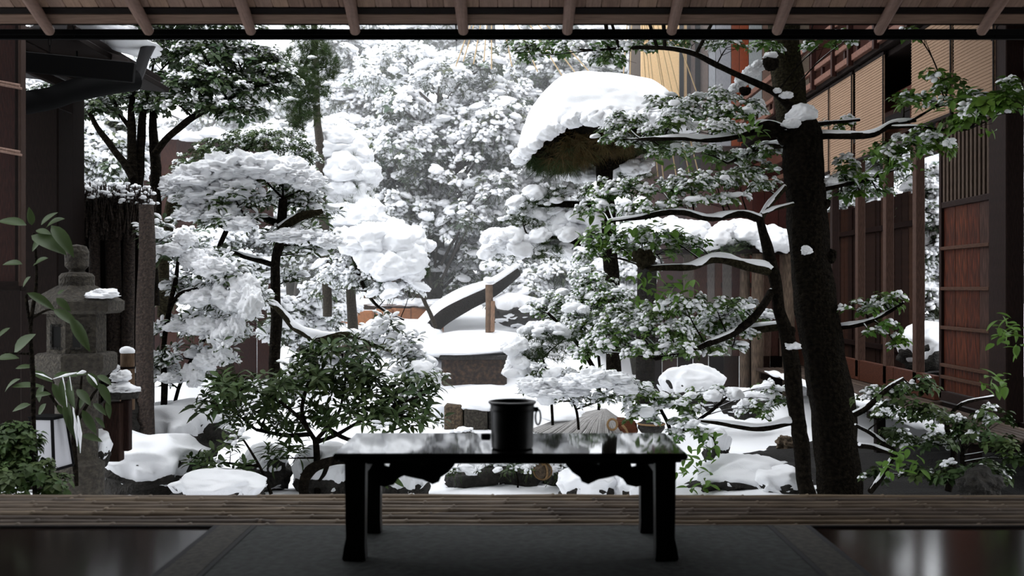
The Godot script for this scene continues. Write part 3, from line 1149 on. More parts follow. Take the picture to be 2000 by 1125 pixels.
	for k in 18:
		part("short_baluster", MB.new().bx(Vector3(3.19, 3.04, -8.6 - k * 0.38), Vector3(0.03, 0.12, 0.05), 0.003), M.red_post, bal)
	part("floor_board", MB.new().bx(Vector3(3.7, 2.92, -11.9), Vector3(1.0, 0.05, 7.4), 0.004), M.dark_wood_z, bal)
	# reed blinds hung from the eave
	var reed := wood(Color(0.63, 0.52, 0.43), 2, 0.75, 0.8, 3.0)
	reed.uv1_scale = Vector3(4, 60, 1.2)
	var bl := [[1587.0, 1632.0, 2.0, "tan reed blind farthest along the corridor, beside the thick trunk"], [1634.0, 1678.0, 1.95, "tan reed blind with darker lines, second from the trunk"], [1684.0, 1741.0, 2.02, "wide tan reed blind left of the dark transom opening"], [1796.0, 1876.0, 2.10, "tan reed blind right of the transom, above the lattice door's left part"], [1880.0, 1962.0, 2.08, "brownish tan reed blind nearest the heavy house post"]]
	for q: Array in bl:
		var za := wz(q[0])
		var zb := wz(q[1])
		var zc := (za + zb) * 0.5
		var b := thing("reed_blind", Vector3(WX - 0.06, q[2], -zc), q[3], "blind", "reed blinds along the corridor")
		part("reed_sheet", MB.new().bx(Vector3(WX - 0.06, (2.86 + q[2]) * 0.5, -zc), Vector3(0.008, 2.86 - q[2], za - zb), 0.001), reed, b)
		var rb := MB.new()
		var hh: float = q[2] + 0.03
		while hh < 2.85:
			rb.bx(Vector3(WX - 0.066, hh, -zc), Vector3(0.006, 0.007, za - zb - 0.004), 0.0)
			hh += 0.024
		part("reeds", rb, reed, b).set_meta("kind", "stuff")
		part("bottom_rod", MB.new().bx(Vector3(WX - 0.06, q[2], -zc), Vector3(0.022, 0.03, za - zb + 0.01), 0.004), M.dark_wood_z, b)
		part("top_rod", MB.new().bx(Vector3(WX - 0.06, 2.865, -zc), Vector3(0.024, 0.03, za - zb + 0.01), 0.004), M.dark_wood_z, b)
		for t: float in [0.12, 0.5, 0.88]:
			var z := lerpf(za, zb, t)
			part("hook", MB.new().bx(Vector3(WX - 0.06, 2.89, -z), Vector3(0.016, 0.05, 0.016), 0.003), M.black_iron, b)
		part("edge_tape", MB.new().bx(Vector3(WX - 0.071, (2.86 + q[2]) * 0.5, -zb - 0.012), Vector3(0.005, 2.86 - q[2], 0.02), 0.001), M.dark_wood_y, b)
	# dark transom window between blinds
	var tw := thing("transom_window", Vector3(WX + 0.1, 2.3, -wz(1768)), "dark transom opening with wooden bars between two reed blinds", "window")
	part("dark_pane", MB.new().bx(Vector3(WX + 0.2, 2.2, -wz(1768)), Vector3(0.02, 0.55, wz(1742) - wz(1796)), 0.002), plain(Color(0.05, 0.045, 0.045), 0.35), tw)
	for px: float in [1745.0, 1772.0, 1793.0]:
		part("bar", MB.new().bx(Vector3(WX + 0.17, 2.2, -wz(px)), Vector3(0.04, 0.55, 0.045), 0.004), wood(Color(0.40, 0.27, 0.22), 1, 0.6), tw)
	# far end wall closing the corridor, and house body behind
	struct("wall_corridor_end", MB.new().bx(Vector3(3.9, 0.3, -17.9), Vector3(1.2, 2.4, 0.2), 0.0), wood(Color(0.25, 0.16, 0.13), 1, 0.5))
	struct("wall_near_house", MB.new().bx(Vector3(4.5, 1.2, -5.9), Vector3(2.2, 3.4, 0.2), 0.0), M.plaster)


# ------------------------------------------------------------------ house at the back right, fences before it

func build_back_house() -> void:
	var z := 16.0
	var b := thing("garden_house", P(1400, 560, z), "dark red-brown house front with cream upper wall behind the snow-capped pine", "house")
	var x := P(1240, 0, z).x
	var xe := P(1520, 0, z).x
	var rb := [wood(Color(0.30, 0.145, 0.12), 1, 0.5), wood(Color(0.34, 0.165, 0.13), 1, 0.5), wood(Color(0.26, 0.13, 0.11), 1, 0.5)]
	while x < xe:
		var w := rr(0.16, 0.22)
		part("wall_plank", MB.new().bx(Vector3(x + w * 0.5, 1.55, -z + rr(-0.008, 0.008)), Vector3(w - 0.006, 2.6, 0.04), 0.003), rb[rng.randi() % 3], b)
		x += w
	var cream := plain(Color(0.88, 0.73, 0.52), 0.95, 0.08)
	var a := P(1250, 70, z)
	var c := P(1338, 260, z)
	part("cream_wall", MB.new().bx(Vector3((a.x + c.x) * 0.5, (a.y + c.y) * 0.5 + 0.5, -z + 0.12), Vector3(c.x - a.x, a.y - c.y + 1.0, 0.1), 0.004), cream, b)
	for px: Array in [[1327.0, 8.0, M.black_iron], [1341.0, 6.0, M.dark_wood_y], [1358.0, 9.0, M.black_iron]]:
		part("mullion", MB.new().bx(Vector3(P(px[0], 0, z).x, 4.2, -z + 0.2), Vector3(px[1] / F * z, 3.4, 0.06), 0.004), px[2], b)
	var cols := [Color(0.50, 0.43, 0.40), Color(0.56, 0.50, 0.47), Color(0.74, 0.75, 0.77), Color(0.66, 0.66, 0.68), Color(0.56, 0.27, 0.15), Color(0.60, 0.28, 0.15), Color(0.72, 0.74, 0.74), Color(0.55, 0.45, 0.40)]
	var px0 := 1338.0
	for i in 8:
		var w: float = [20, 22, 14, 30, 16, 18, 26, 30][i]
		var m := Vector3(P(px0 + w * 0.5, 0, z).x, 4.2, -z + 0.14)
		part("upper_board", MB.new().bx(m, Vector3((w - 1.0) / F * z, 2.9, 0.05), 0.004), wood(cols[i], 1, 0.75), b)
		px0 += w
	part("beam", MB.new().bx(Vector3(2.75, 2.80, -z + 0.18), Vector3(2.0, 0.12, 0.12), 0.006), M.red_post, b)
	struct("wall_back_house", MB.new().bx(Vector3(3.1, 3.0, -z - 0.3), Vector3(2.7, 6.0, 0.3), 0.0), M.plaster)
	# post and board fence in front of it, under a snowy hedge
	var f := thing("post_fence", P(1440, 780, 12.6), "fence of bark posts and weathered boards behind the thin trunk", "fence")
	var fz := 12.6
	var items := [[1345.0, 20.0, Color(0.50, 0.46, 0.42), 0], [1368.0, 22.0, Color(0.36, 0.25, 0.22), 0], [1388.0, 14.0, Color(0.55, 0.52, 0.50), 0], [1402.0, 12.0, Color(0.42, 0.30, 0.25), 0], [1420.0, 18.0, Color(0.58, 0.55, 0.52), 0], [1438.0, 16.0, Color(0.32, 0.20, 0.18), 0], [1498.0, 14.0, Color(0.50, 0.40, 0.35), 0], [1514.0, 14.0, Color(0.34, 0.22, 0.19), 0], [1532.0, 20.0, Color(0.50, 0.42, 0.37), 0], [1554.0, 18.0, Color(0.36, 0.24, 0.20), 0], [1575.0, 20.0, Color(0.30, 0.2, 0.17), 0]]
	for q: Array in items:
		var t := P(q[0], 495, fz)
		part("board", MB.new().bx(Vector3(t.x, (t.y + 0.1) * 0.5 - 0.02, -fz + rr(-0.02, 0.02)), Vector3(q[1] / F * fz, t.y - 0.02, 0.03), 0.003), wood(q[2], 1, 0.55), f)
	for q: Array in [[1455.0, 9.5, 12.4], [1479.0, 10.5, 12.3], [1540.0, 10.0, 12.3]]:
		var t := P(q[0], 470, q[2])
		var g := P(q[0], 790, q[2])
		part("bark_post", MB.new().tube([Vector3(g.x, -0.52, g.z), (t + g) * 0.5, t], [q[1] / F * q[2] * 1.06, q[1] / F * q[2], q[1] / F * q[2] * 0.94], 10, noise, 0.3, 14.0), wood(Color(0.50, 0.43, 0.37), 1, 0.35, 0.9, 8.0), f)
	for h: float in [0.1, 0.85]:
		part("rail", MB.new().bx(Vector3(2.7, h, -fz - 0.04), Vector3(1.9, 0.06, 0.05), 0.004), M.dark_wood_x, f)
	for k in 9:
		part("base_board", MB.new().bx(Vector3(1.66 + k * 0.18, -0.14, -fz - 0.2 + rr(-0.012, 0.012)), Vector3(0.172, 0.75 + rr(-0.03, 0.03), 0.03), 0.003), [M.dark_wood_y, M.room_wood][k % 2], f)
	var hd := thing("snowy_fence_roof", P(1390, 460, 12.4), "narrow fence roof heaped with clumpy snow left of the thick trunk", "fence roof")
	part("roof_board", MB.new().bx(P(1390, 492, 12.45), Vector3(1.9, 0.05, 0.5), 0.01), M.dark_wood_x, hd)
	var lu := []
	for i in 46:
		var t := i / 45.0
		lumps(lu, P(lerpf(1240, 1550, t), lerpf(452, 470, t) + rr(-9, 14), 12.4 + rr(-0.15, 0.2)), Vector3(0.08, 0.07, 0.1), 3, 0.14, 0.30, -0.2, 0.8)
	strew("snow", "clod", M.snow, lu, hd)
	var lv := []
	for i in 30:
		fill(lv, P(rr(1240, 1545), rr(470, 500), 12.3 + rr(-0.1, 0.2)), Vector3(0.08, 0.05, 0.12), 4, 0.8, 1.3, -1.0)
	strew("foliage", "narrow", M.leaf_dark, lv, hd)
	# two dark log posts left of it
	for q: Array in [[1254.0, 10.0, 515.0, "dark log post with rough bark, left one of two before the fence"], [1272.0, 11.0, 512.0, "dark log post with rough bark, right one of two before the fence"]]:
		var t := P(q[0], q[2], 11.8)
		var g := P(q[0] - 4, 740, 11.8)
		var o := thing("log_post", g, q[3], "post", "")
		part("log", MB.new().tube([Vector3(g.x, -0.5, g.z), (t + g) * 0.5, t], [q[1] / F * 11.8, q[1] / F * 11.8, q[1] / F * 11.6], 10, noise, 0.3, 10.0), M.bark_dark, o)
		part("snow_cap", blob(MB.new(), t + Vector3(0, 0.01, 0), Vector3(0.075, 0.05, 0.075), 0.2, 1.5, 2, 0.3, 2.0), M.snow, o)


# ------------------------------------------------------------------ wing of the house on the left

func build_left_house() -> void:
	var w := MB.new()
	struct("wall_wing", MB.new().bx(Vector3(-4.4, 0.7, -7.6), Vector3(2.8, 2.9, 0.2), 0.0), M.dark_wood_y)
	var p := thing("wing_post", Vector3(-2.95, -0.5, -7.4), "dark thick wing post standing behind the red-brown door edge", "post", "")
	var a := P(92, 215, 7.3)
	part("shaft", MB.new().bx(Vector3(a.x, (a.y - 0.5) * 0.5, -7.3), Vector3(0.25, a.y + 0.5, 0.25), 0.01), M.dark_wood_y, p)
	# soffit and roof of the wing
	var r := thing("wing_roof", P(150, 110, 6.6), "black eave of the left wing with snow showing on its roof edge", "roof")
	var c := P(282, 93, 6.75)
	var bs := Basis(Vector3(0, 0, 1), -0.10)
	part("soffit", MB.new().box(Transform3D(bs, P(60, 112, 6.9)), Vector3(1.25, 0.035, 1.6), 0.004), M.dark_wood_x, r)
	part("fascia", MB.new().box(Transform3D(bs, P(60, 122, 6.05)), Vector3(1.15, 0.11, 0.04), 0.004), M.black_iron, r)
	for i in 5:
		part("rafter", MB.new().box(Transform3D(bs, P(40 + i * 48, 128 - i * 4, 6.9)), Vector3(0.05, 0.05, 1.5), 0.004), M.dark_wood_z, r)
	var poly := [Vector2(-1.2, 0.02), Vector2(0.0, 0.0), Vector2(-0.02, 0.05), Vector2(-1.2, 0.42)]
	part("verge_board", MB.new().prism(poly, 0.05, Transform3D(Basis(), P(256, 130, 6.62))), wood(Color(0.40, 0.37, 0.36), 0, 0.6), r)
	var sn := MB.new()
	blob(sn, P(262, 92, 6.7), Vector3(0.13, 0.045, 0.3), 0.3, 1.2, 3, 0.5, 1.0)
	blob(sn, P(175, 70, 6.9), Vector3(0.32, 0.06, 0.4), 0.3, 1.2, 3, 0.5, 2.0)
	part("snow_edge", sn, M.snow, r).set_meta("kind", "stuff")
	# fat gutter pipe along it with an elbow
	var g := thing("gutter_pipe", P(160, 185, 6.4), "fat black gutter pipe with grey elbow under the left wing's eave", "gutter")
	var pts := spline([P(20, 205, 6.0), P(95, 193, 6.15), P(140, 178, 6.25), P(200, 164, 6.4), P(262, 156, 6.6)], 6)
	part("pipe", MB.new().tube(pts, spline_r([0.066, 0.064, 0.066, 0.070, 0.066], 6), 14), M.black_iron, g)
	var el := spline([P(262, 160, 6.6), P(272, 140, 6.62), P(281, 112, 6.64), P(292, 84, 6.66)], 5)
	var er := spline_r([0.036, 0.034, 0.036, 0.044], 5)
	part("elbow", MB.new().tube(el, er, 12), plain(Color(0.16, 0.16, 0.17), 0.5), g)
	part("bracket", MB.new().tube([P(150, 100, 6.3), P(153, 150, 6.28), P(152, 168, 6.27)], [0.006, 0.006, 0.006], 6), M.black_iron, g)


func build_garden_walls() -> void:
	# bark log fence with brushwood on top
	var f := thing("brushwood_fence", P(200, 700, 8.0), "dark fence of rough upright logs topped with brushwood behind the stone lantern", "fence")
	part("backing_board", MB.new().bx(P(172, 640, 8.16), Vector3(0.98, 2.0, 0.03), 0.0), M.dark_wood_y, f)
	var px := 104.0
	var i := 0
	while px < 268.0:
		var w := rr(26, 38)
		var z := 8.0 + rr(-0.05, 0.05)
		var t := P(px + w * 0.5, 392 + rr(-12, 14), z)
		var r := w * 0.46 / F * z
		part("log", MB.new().tube([Vector3(t.x + rr(-0.02, 0.02), -0.6, t.z), Vector3(t.x + rr(-0.02, 0.02), 0.4, t.z), t], [r * 1.1, r, r * 0.92], 9, noise, 0.35, 9.0), M.bark_log, f)
		px += w + rr(1, 5)
		i += 1
	part("rail", MB.new().beam(P(120, 600, 8.08), P(275, 600, 8.08), 0.05, 0.07), M.dark_wood_x, f)
	part("rail", MB.new().beam(P(120, 440, 8.1), P(275, 440, 8.1), 0.05, 0.07), M.dark_wood_x, f)
	var tw := MB.new()
	var sn := []
	for k in 900:
		var x := rr(60, 300)
		var a := P(x + rr(-8, 8), rr(390, 470), 7.95 + rr(-0.1, 0.1))
		var b := P(x + rr(-10, 10), rr(352, 392) + absf(x - 190) * 0.12, 7.95 + rr(-0.14, 0.14))
		tw.tube([a, b], [0.009, 0.003], 3, null, 0, 1, false)
		if x > 165 and rng.randf() < 0.35:
			sn.append(Transform3D(Basis().scaled(Vector3(1, 0.8, 1) * rr(0.02, 0.05)), b))
	part("brushwood", tw, M.bark_log, f).set_meta("kind", "stuff")
	strew("snow", "lump", M.snow_small, sn, f)
	var lp := thing("bark_post", P(285, 800, 7.4), "thick dark bark post right of the brushwood fence", "post", "")
	var tp := P(286, 400, 7.4)
	part("trunk", MB.new().tube(spline([Vector3(tp.x, -0.6, -7.4), P(283, 640, 7.4), P(288, 500, 7.4), tp], 5), spline_r([0.075, 0.068, 0.066, 0.06], 5), 12, noise, 0.4, 8.0), M.bark_log, lp)
	# red-brown shed wall behind the evergreen's stems
	var sh := thing("shed_wall", P(390, 420, 12.6), "red-brown plank shed wall glimpsed behind the stems of the upper left evergreen", "shed")
	var sx := P(255, 0, 12.6).x
	var sm := [wood(Color(0.27, 0.15, 0.12), 1, 0.4), wood(Color(0.23, 0.125, 0.105), 1, 0.4), wood(Color(0.32, 0.18, 0.14), 1, 0.4)]
	while sx < P(505, 0, 12.6).x:
		var w := rr(0.14, 0.2)
		part("plank", MB.new().bx(Vector3(sx + w * 0.5, 1.15, -12.6 + rr(-0.006, 0.006)), Vector3(w - 0.006, 2.75, 0.03), 0.003), sm[rng.randi() % 3], sh)
		sx += w
	var ssn := MB.new()
	for k in 7:
		blob(ssn, Vector3(P(270 + k * 36, 0, 12.6).x, 2.54 + rr(-0.02, 0.03), -12.58), Vector3(0.17, 0.07 + rr(0, 0.03), 0.12), 0.25, 1.2, 3, 0.4, k)
	part("snow", ssn, M.snow, sh).set_meta("kind", "stuff")
	# bamboo stake with snow, snowy spout and wooden basin stand by the lantern
	var st := thing("stake", P(249, 800, 6.5), "short pale split wooden stake with a round snow cap beside the stone lantern", "stake")
	part("shaft", MB.new().tube([P(249, 800, 6.5), P(249, 740, 6.5), P(249, 690, 6.5)], [0.042, 0.041, 0.04], 10), wood(Color(0.47, 0.38, 0.30), 1, 0.5), st)
	part("tie_band", MB.new().tube([P(249, 720, 6.5), P(249, 716, 6.5)], [0.044, 0.044], 10), M.dark_wood_x, st)
	part("snow_cap", blob(MB.new(), P(249, 688, 6.5), Vector3(0.045, 0.035, 0.045), 0.15, 1.0, 2, 0.3), M.snow, st)
	var bs := thing("basin_stand", P(228, 860, 6.4), "red-brown wooden stand with snowy rim below the stake", "stand")
	part("stand_board", MB.new().beam(P(222, 900, 6.4), P(222, 785, 6.4), 0.10, 0.08, 0.006, Vector3.BACK), wood(Color(0.25, 0.175, 0.145), 1, 0.45), bs)
	part("stand_board", MB.new().beam(P(247, 880, 6.45), P(247, 780, 6.45), 0.05, 0.06, 0.006, Vector3.BACK), wood(Color(0.22, 0.15, 0.13), 1, 0.45), bs)
	part("rim", MB.new().lathe([Vector2(0.0, 0.0), Vector2(0.09, 0.0), Vector2(0.10, 0.03), Vector2(0.085, 0.05), Vector2(0.0, 0.05)], 16, Transform3D(Basis(), P(238, 778, 6.4))), M.stone_dark, bs)
	var ss := MB.new()
	blob(ss, P(238, 762, 6.4), Vector3(0.095, 0.04, 0.09), 0.4, 1.4, 3, 0.5, 1.0)
	blob(ss, P(238, 738, 6.42), Vector3(0.06, 0.04, 0.05), 0.4, 1.4, 3, 0.6, 2.0)
	blob(ss, P(222, 720, 6.45), Vector3(0.035, 0.028, 0.03), 0.3, 1.4, 3, 0.6, 3.0)
	part("snow_rim", ss, M.snow, bs).set_meta("kind", "stuff")
	# low earthen wall and a gate post behind the middle
	var ew := thing("earthen_wall", P(740, 640, 15.4), "low orange-brown earthen wall with snow on its coping in the background", "wall")
	var ea := plain(Color(0.62, 0.40, 0.24), 0.95, 0.25, 2.0)
	for k in 7:
		var t := k / 6.0
		var p0 := P(lerpf(636, 830, t), 640 - sin(t * PI) * 4, 15.4 - sin(t * PI) * 0.3)
		var p1 := P(lerpf(636, 830, t + 1.0 / 6.0), 640 - sin((t + 1.0 / 6.0) * PI) * 4, 15.4 - sin((t + 1.0 / 6.0) * PI) * 0.3)
		var hgt := lerpf(0.32, 0.44, t)
		part("wall_panel", MB.new().beam(p0 + Vector3(0, hgt * 0.5 - 0.15, 0), p1 + Vector3(0, hgt * 0.5 - 0.15, 0), 0.18, hgt, 0.02), ea, ew)
	part("coping", MB.new().beam(P(640, 600, 15.35), P(865, 597, 15.4), 0.28, 0.06, 0.015), M.stone_warm, ew)
	var ws := MB.new()
	for k in 7:
		blob(ws, P(720 + k * 22, 593 + (k % 2) * 3, 15.35), Vector3(0.2, 0.07, 0.17), 0.3, 1.2, 3, 0.4, k)
	part("coping_snow", ws, M.snow, ew).set_meta("kind", "stuff")
	var gp := thing("garden_shrine", P(715, 600, 16.2), "small weathered wooden gate with brown posts half hidden by snowy twigs", "gate")
	var brown := wood(Color(0.52, 0.40, 0.29), 1, 0.5)
	for x: Array in [[688.0, 12.0], [722.0, 22.0], [760.0, 24.0], [828.0, 30.0]]:
		part("gate_post", MB.new().beam(P(x[0], 605, 16.2), P(x[0], 535, 16.2), x[1] / F * 16.2, 0.12, 0.01, Vector3.BACK), brown, gp)
	part("lintel", MB.new().beam(P(660, 540, 16.2), P(850, 540, 16.2), 0.16, 0.10), M.dark_wood_x, gp)
	var gs := MB.new()
	for k in 8:
		blob(gs, P(662 + k * 27, 524 + (k % 3) * 4, 16.15), Vector3(0.22, 0.1, 0.3), 0.3, 1.2, 3, 0.4, k + 3.0)
	part("lintel_snow", gs, M.snow, gp).set_meta("kind", "stuff")
	# leaning snow-covered trunk and its prop
	var lt := thing("leaning_trunk", P(850, 625, 14.0), "thick dark trunk leaning right with a long strip of snow on top", "tree trunk")
	var lp2 := spline([P(825, 650, 13.9), P(858, 618, 14.0), P(905, 590, 14.1), P(960, 565, 14.2), P(1010, 530, 14.4)], 6)
	part("trunk", MB.new().tube(lp2, spline_r([0.13, 0.125, 0.12, 0.10, 0.07], 6), 12, noise, 0.25, 6.0), M.bark_dark, lt)
	var up := []
	for q: Vector3 in lp2:
		up.append(q + Vector3(0, 0.075, 0.01))
	part("snow_strip", MB.new().tube(up, spline_r([0.11, 0.105, 0.10, 0.08, 0.05], 6), 12, noise, 0.3, 7.0), M.snow, lt).set_meta("kind", "stuff")
	var pr := thing("prop_post", P(955, 650, 13.7), "weathered wooden prop post with broken top holding the leaning trunk", "post", "")
	part("shaft", MB.new().tube([P(956, 655, 13.7), P(956, 600, 13.7), P(955, 556, 13.7)], [0.055, 0.05, 0.045], 8, noise, 0.2, 9.0), wood(Color(0.56, 0.45, 0.36), 1, 0.4), pr)
	part("lower_piece", MB.new().beam(P(962, 648, 13.6), P(963, 588, 13.6), 0.05, 0.05, 0.006, Vector3.BACK), wood(Color(0.66, 0.52, 0.42), 1, 0.5), pr)
	part("snow_cap", blob(MB.new(), P(955, 550, 13.7), Vector3(0.07, 0.06, 0.07), 0.3, 1.2, 2, 0.4), M.snow, pr)
	# straw cover tied with rope
	var sc := thing("straw_cover", P(1140, 842, 9.4), "snow-dusted conical straw cover tied with a rope ring behind the table", "straw cover")
	var ap := P(1180, 800, 9.3)
	var cb := MB.new()
	var n := 90
	for k in n:
		var a := PI * -0.05 + PI * 1.1 * k / (n - 1)
		var e := P(1050, 842, 9.3) + Vector3(0.36 + cos(a) * 0.40, 0, -0.05 + sin(a) * 0.40)
		var m := ap.lerp(e, 0.55) + Vector3(0, 0.03 + rr(-0.003, 0.003), 0)
		cb.tube([ap + Vector3(cos(a) * 0.015, rr(-0.006, 0.006), sin(a) * 0.015), m, e + Vector3(rr(-0.015, 0.015), 0, rr(-0.015, 0.015))], [0.006, 0.0105, 0.012], 5)
	part("straw_bundle", cb, wood(Color(0.72, 0.71, 0.70), 0, 0.7), sc).set_meta("kind", "stuff")
	var cs := MB.new()
	blob(cs, P(1105, 815, 9.35), Vector3(0.22, 0.07, 0.2), 0.15, 1.0, 3, 0.4, 3.0)
	part("snow_dusting", cs, M.snow, sc).set_meta("kind", "stuff")
	var rd := wood(Color(0.45, 0.27, 0.18), 0, 0.5)
	part("brown_core", blob(MB.new(), P(1218, 836, 9.25), Vector3(0.12, 0.09, 0.11), 0.2, 1.5, 3), rd, sc)
	var ring := []
	var rrad := []
	for k in 15:
		var a := TAU * k / 14.0
		ring.append(P(1196, 829, 9.05) + Vector3(cos(a) * 0.04, sin(a) * 0.045, 0))
		rrad.append(0.010)
	part("rope_ring", MB.new().tube(ring, rrad, 7), M.straw, sc)
	part("rope_end", MB.new().tube(spline([P(1215, 830, 9.05), P(1222, 838, 9.04), P(1226, 846, 9.05)], 3), spline_r([0.011, 0.010, 0.008], 3), 7), M.straw, sc)
	var pt := thing("rope_bound_jar", P(1272, 840, 9.2), "small dark jar bound with a tan rope right of the straw cover", "jar")
	part("jar", MB.new().lathe([Vector2(0.0, 0.0), Vector2(0.085, 0.0), Vector2(0.115, 0.04), Vector2(0.11, 0.075), Vector2(0.075, 0.10), Vector2(0.06, 0.13), Vector2(0.0, 0.13)], 18, Transform3D(Basis(), P(1272, 845, 9.2))), M.stone_dark, pt)
	part("rope", MB.new().lathe([Vector2(0.111, -0.007), Vector2(0.121, 0.0), Vector2(0.111, 0.009)], 18, Transform3D(Basis(), P(1272, 828, 9.2))), M.straw, pt)
	part("snow_lid", blob(MB.new(), P(1268, 812, 9.2), Vector3(0.08, 0.05, 0.08), 0.3, 1.3, 3, 0.4), M.snow, pt)
	var rk := thing("rope_tied_stone", P(1060, 935, 7.3), "small brown stone bound crosswise with straw rope under the table", "stone")
	var rc := P(1060, 920, 7.3)
	part("stone", blob(MB.new(), rc, Vector3(0.055, 0.05, 0.055), 0.15, 1.2, 3), M.stone_warm, rk)
	for k in 2:
		var cr := []
		var crr := []
		for m in 17:
			var a := TAU * m / 16.0
			var q := Vector3(cos(a) * 0.06, sin(a) * 0.056, 0)
			cr.append(rc + (q if k == 0 else Vector3(q.x * 0.5, q.y, q.x * 0.9)))
			crr.append(0.007)
		part("rope", MB.new().tube(cr, crr, 6), M.straw, rk)
	part("rope_knot", MB.new().tube([rc + Vector3(-0.03, 0.075, 0.03), rc + Vector3(0, 0.05, 0.05), rc + Vector3(0.03, 0.07, 0.03)], [0.006, 0.009, 0.005], 6), M.straw, rk)


# ------------------------------------------------------------------ plants

# a thin snow strip lying on a branch
func strip(b: MB, pts: Array, rad: Array, k0 := 0.8) -> void:
	var up := []
	var rs := []
	var k := k0 * 0.85
	for i in pts.size():
		var t: Vector3 = (pts[mini(i + 1, pts.size() - 1)] - pts[maxi(i - 1, 0)]).normalized()
		var flat := sqrt(maxf(0.0, 1.0 - t.y * t.y))
		up.append(pts[i] + Vector3(0, rad[i] * 0.55, 0))
		rs.append(maxf(rad[i] * k * smoothstep(0.35, 0.85, flat) * (1.0 + 0.5 * noise.get_noise_3dv(pts[i] * 60.0)), 0.0008))
	b.tube(up, rs, 8, noise, 0.5, 40.0)


# stems: [[px, py, depth offset], ...] in picture points at depth d, radii in px; returns the curve
func stem(parent: Node, called: String, pts: Array, rads: Array, d: float, mat: Material, snow := 0.0, bumps := 0.22) -> Array:
	var w := []
	var r := []
	for i in pts.size():
		var q: Array = pts[i]
		var dd: float = d + (q[2] if q.size() > 2 else 0.0)
		w.append(P(q[0], q[1], dd))
		r.append(rads[mini(i, rads.size() - 1)] / F * dd)
	var cp := spline(w, 5)
	var cr := spline_r(r, 5)
	for i in cp.size():
		cp[i] += Vector3(noise.get_noise_3dv(cp[i] * 30.0), noise.get_noise_3dv(cp[i] * 30.0 + Vector3(50, 0, 0)), 0) * cr[i] * (0.7 if cr[i] < 0.05 else 0.12)
	var o := part(called, MB.new().tube(cp, cr, 9, noise, bumps, 30.0), mat, parent)
	if snow > 0.0:
		var b := MB.new()
		strip(b, cp, cr, snow)
		part("snow_strip", b, M.snow_small, o if parent == self or parent.get_parent() == self else parent).set_meta("kind", "stuff")
	return cp


# foliage pads: [px, py, rx px, ry px, depth]
func foliage(o: Node, pads: Array, key: String, mat: Material, opt := {}) -> void:
	var green := []
	var white := []
	var heap := []
	var dens: float = opt.get("dens", 1.0)
	var s0: float = opt.get("s0", 0.8)
	var s1: float = opt.get("s1", 1.25)
	var sf: float = opt.get("snow", 0.6)
	var lm: float = opt.get("lumps", 0.0)
	var l0: float = opt.get("l0", 0.05)
	var l1: float = opt.get("l1", 0.12)
	for q: Array in pads:
		var d: float = q[4]
		var c := P(q[0], q[1], d)
		var r := Vector3(q[2] / F * d, q[3] / F * d, q[2] / F * d * opt.get("deep", 0.8))
		var n := int(dens * r.x * r.y / 0.0012)
		var g := []
		fill(g, c, r, n, s0, s1, opt.get("low", -0.6), opt.get("tilt", 0.6), opt.get("core", 0.45))
		for t: Transform3D in g:
			green.append(t)
			var rel := (t.origin - c) / r
			if rng.randf() < sf * smoothstep(-0.9, 0.2, rel.y + 0.3):
				white.append(t)
		if lm > 0.0:
			lumps(heap, c, r, int(maxf(3.0, lm * n)), l0, l1, opt.get("llow", 0.05), opt.get("lh", 0.65))
	strew("foliage", key, mat, green, o)
	if key != "needles":
		strew("leaf_snow", key + "_snow", M.snow_small, white, o)
	else:
		for t: Transform3D in white:
			var s := rr(0.05, 0.09)
			heap.append(Transform3D(Basis().rotated(Vector3.UP, rr(0, 6)).scaled(Vector3(s, s * 0.6, s)), t.origin + Vector3(0, 0.03, 0)))
	strew("snow", opt.get("lump", "lump"), M.snow_small, heap, o)


# thin boughs from the nearest stem point to each pad
func boughs(o: Node, curves: Array, pads: Array, r: float, mat: Material, snow := 0.7) -> void:
	var sb := MB.new()
	for q: Array in pads:
		var c := P(q[0], q[1], q[4])
		var best := Vector3.ZERO
		var bd := 1e9
		for cv: Array in curves:
			for p: Vector3 in cv:
				var dd := p.distance_to(c) + maxf(0.0, p.y - c.y) * 0.8
				if dd < bd:
					bd = dd
					best = p
		if bd < 0.03 or bd > 3.0:
			continue
		var m := best.lerp(c, 0.55) + Vector3(rr(-0.05, 0.05), rr(-0.02, 0.06), rr(-0.05, 0.05)) * bd
		var pts := spline([best, m, c], 5)
		var rs := spline_r([r, r * 0.7, r * 0.35], 5)
		part("branch", MB.new().tube(pts, rs, 6, noise, 0.2, 30.0), mat, o)
		if snow > 0.0:
			strip(sb, pts, rs, snow * 0.8)
		for k in 4:
			var f := rr(0.45, 0.95)
			var s: Vector3 = pts[int(f * (pts.size() - 1))]
			var e: Vector3 = c + Vector3(rr(-1, 1) * q[2], rr(-0.6, 0.6) * q[3], 0) / F * q[4] + Vector3(0, 0, rr(-0.1, 0.1))
			sb.tint = Color(0, 0, 0, 0)
			part("twig", MB.new().tube([s, s.lerp(e, 0.5) + Vector3(0, rr(-0.01, 0.02), 0), e], [r * 0.4, r * 0.3, r * 0.15], 4, null, 0, 1, false), mat, o)
	if sb.v.size():
		part("branch_snow", sb, M.snow_small, o).set_meta("kind", "stuff")


# single large leaves: [base px, base py, tip px, tip py, width share, depth]
func leaves(o: Node, list: Array, mat: Material, called := "leaf") -> void:
	for q: Array in list:
		var d: float = q[5]
		var a := P(q[0], q[1], d)
		var e := P(q[2], q[3], d - 0.02 + rr(-0.05, 0.03))
		var z := (e - a).normalized()
		var up := (Vector3(rr(-0.5, 0.5), 1.0, 0.9)).normalized()
		var x := up.cross(z).normalized()
		var l := a.distance_to(e)
		var xf := Transform3D(Basis(x * l * q[4] / 0.4, z.cross(x) * l, z * l), a)
		single(called, K["big%d" % (rng.randi() % 3)], mat, xf, o)


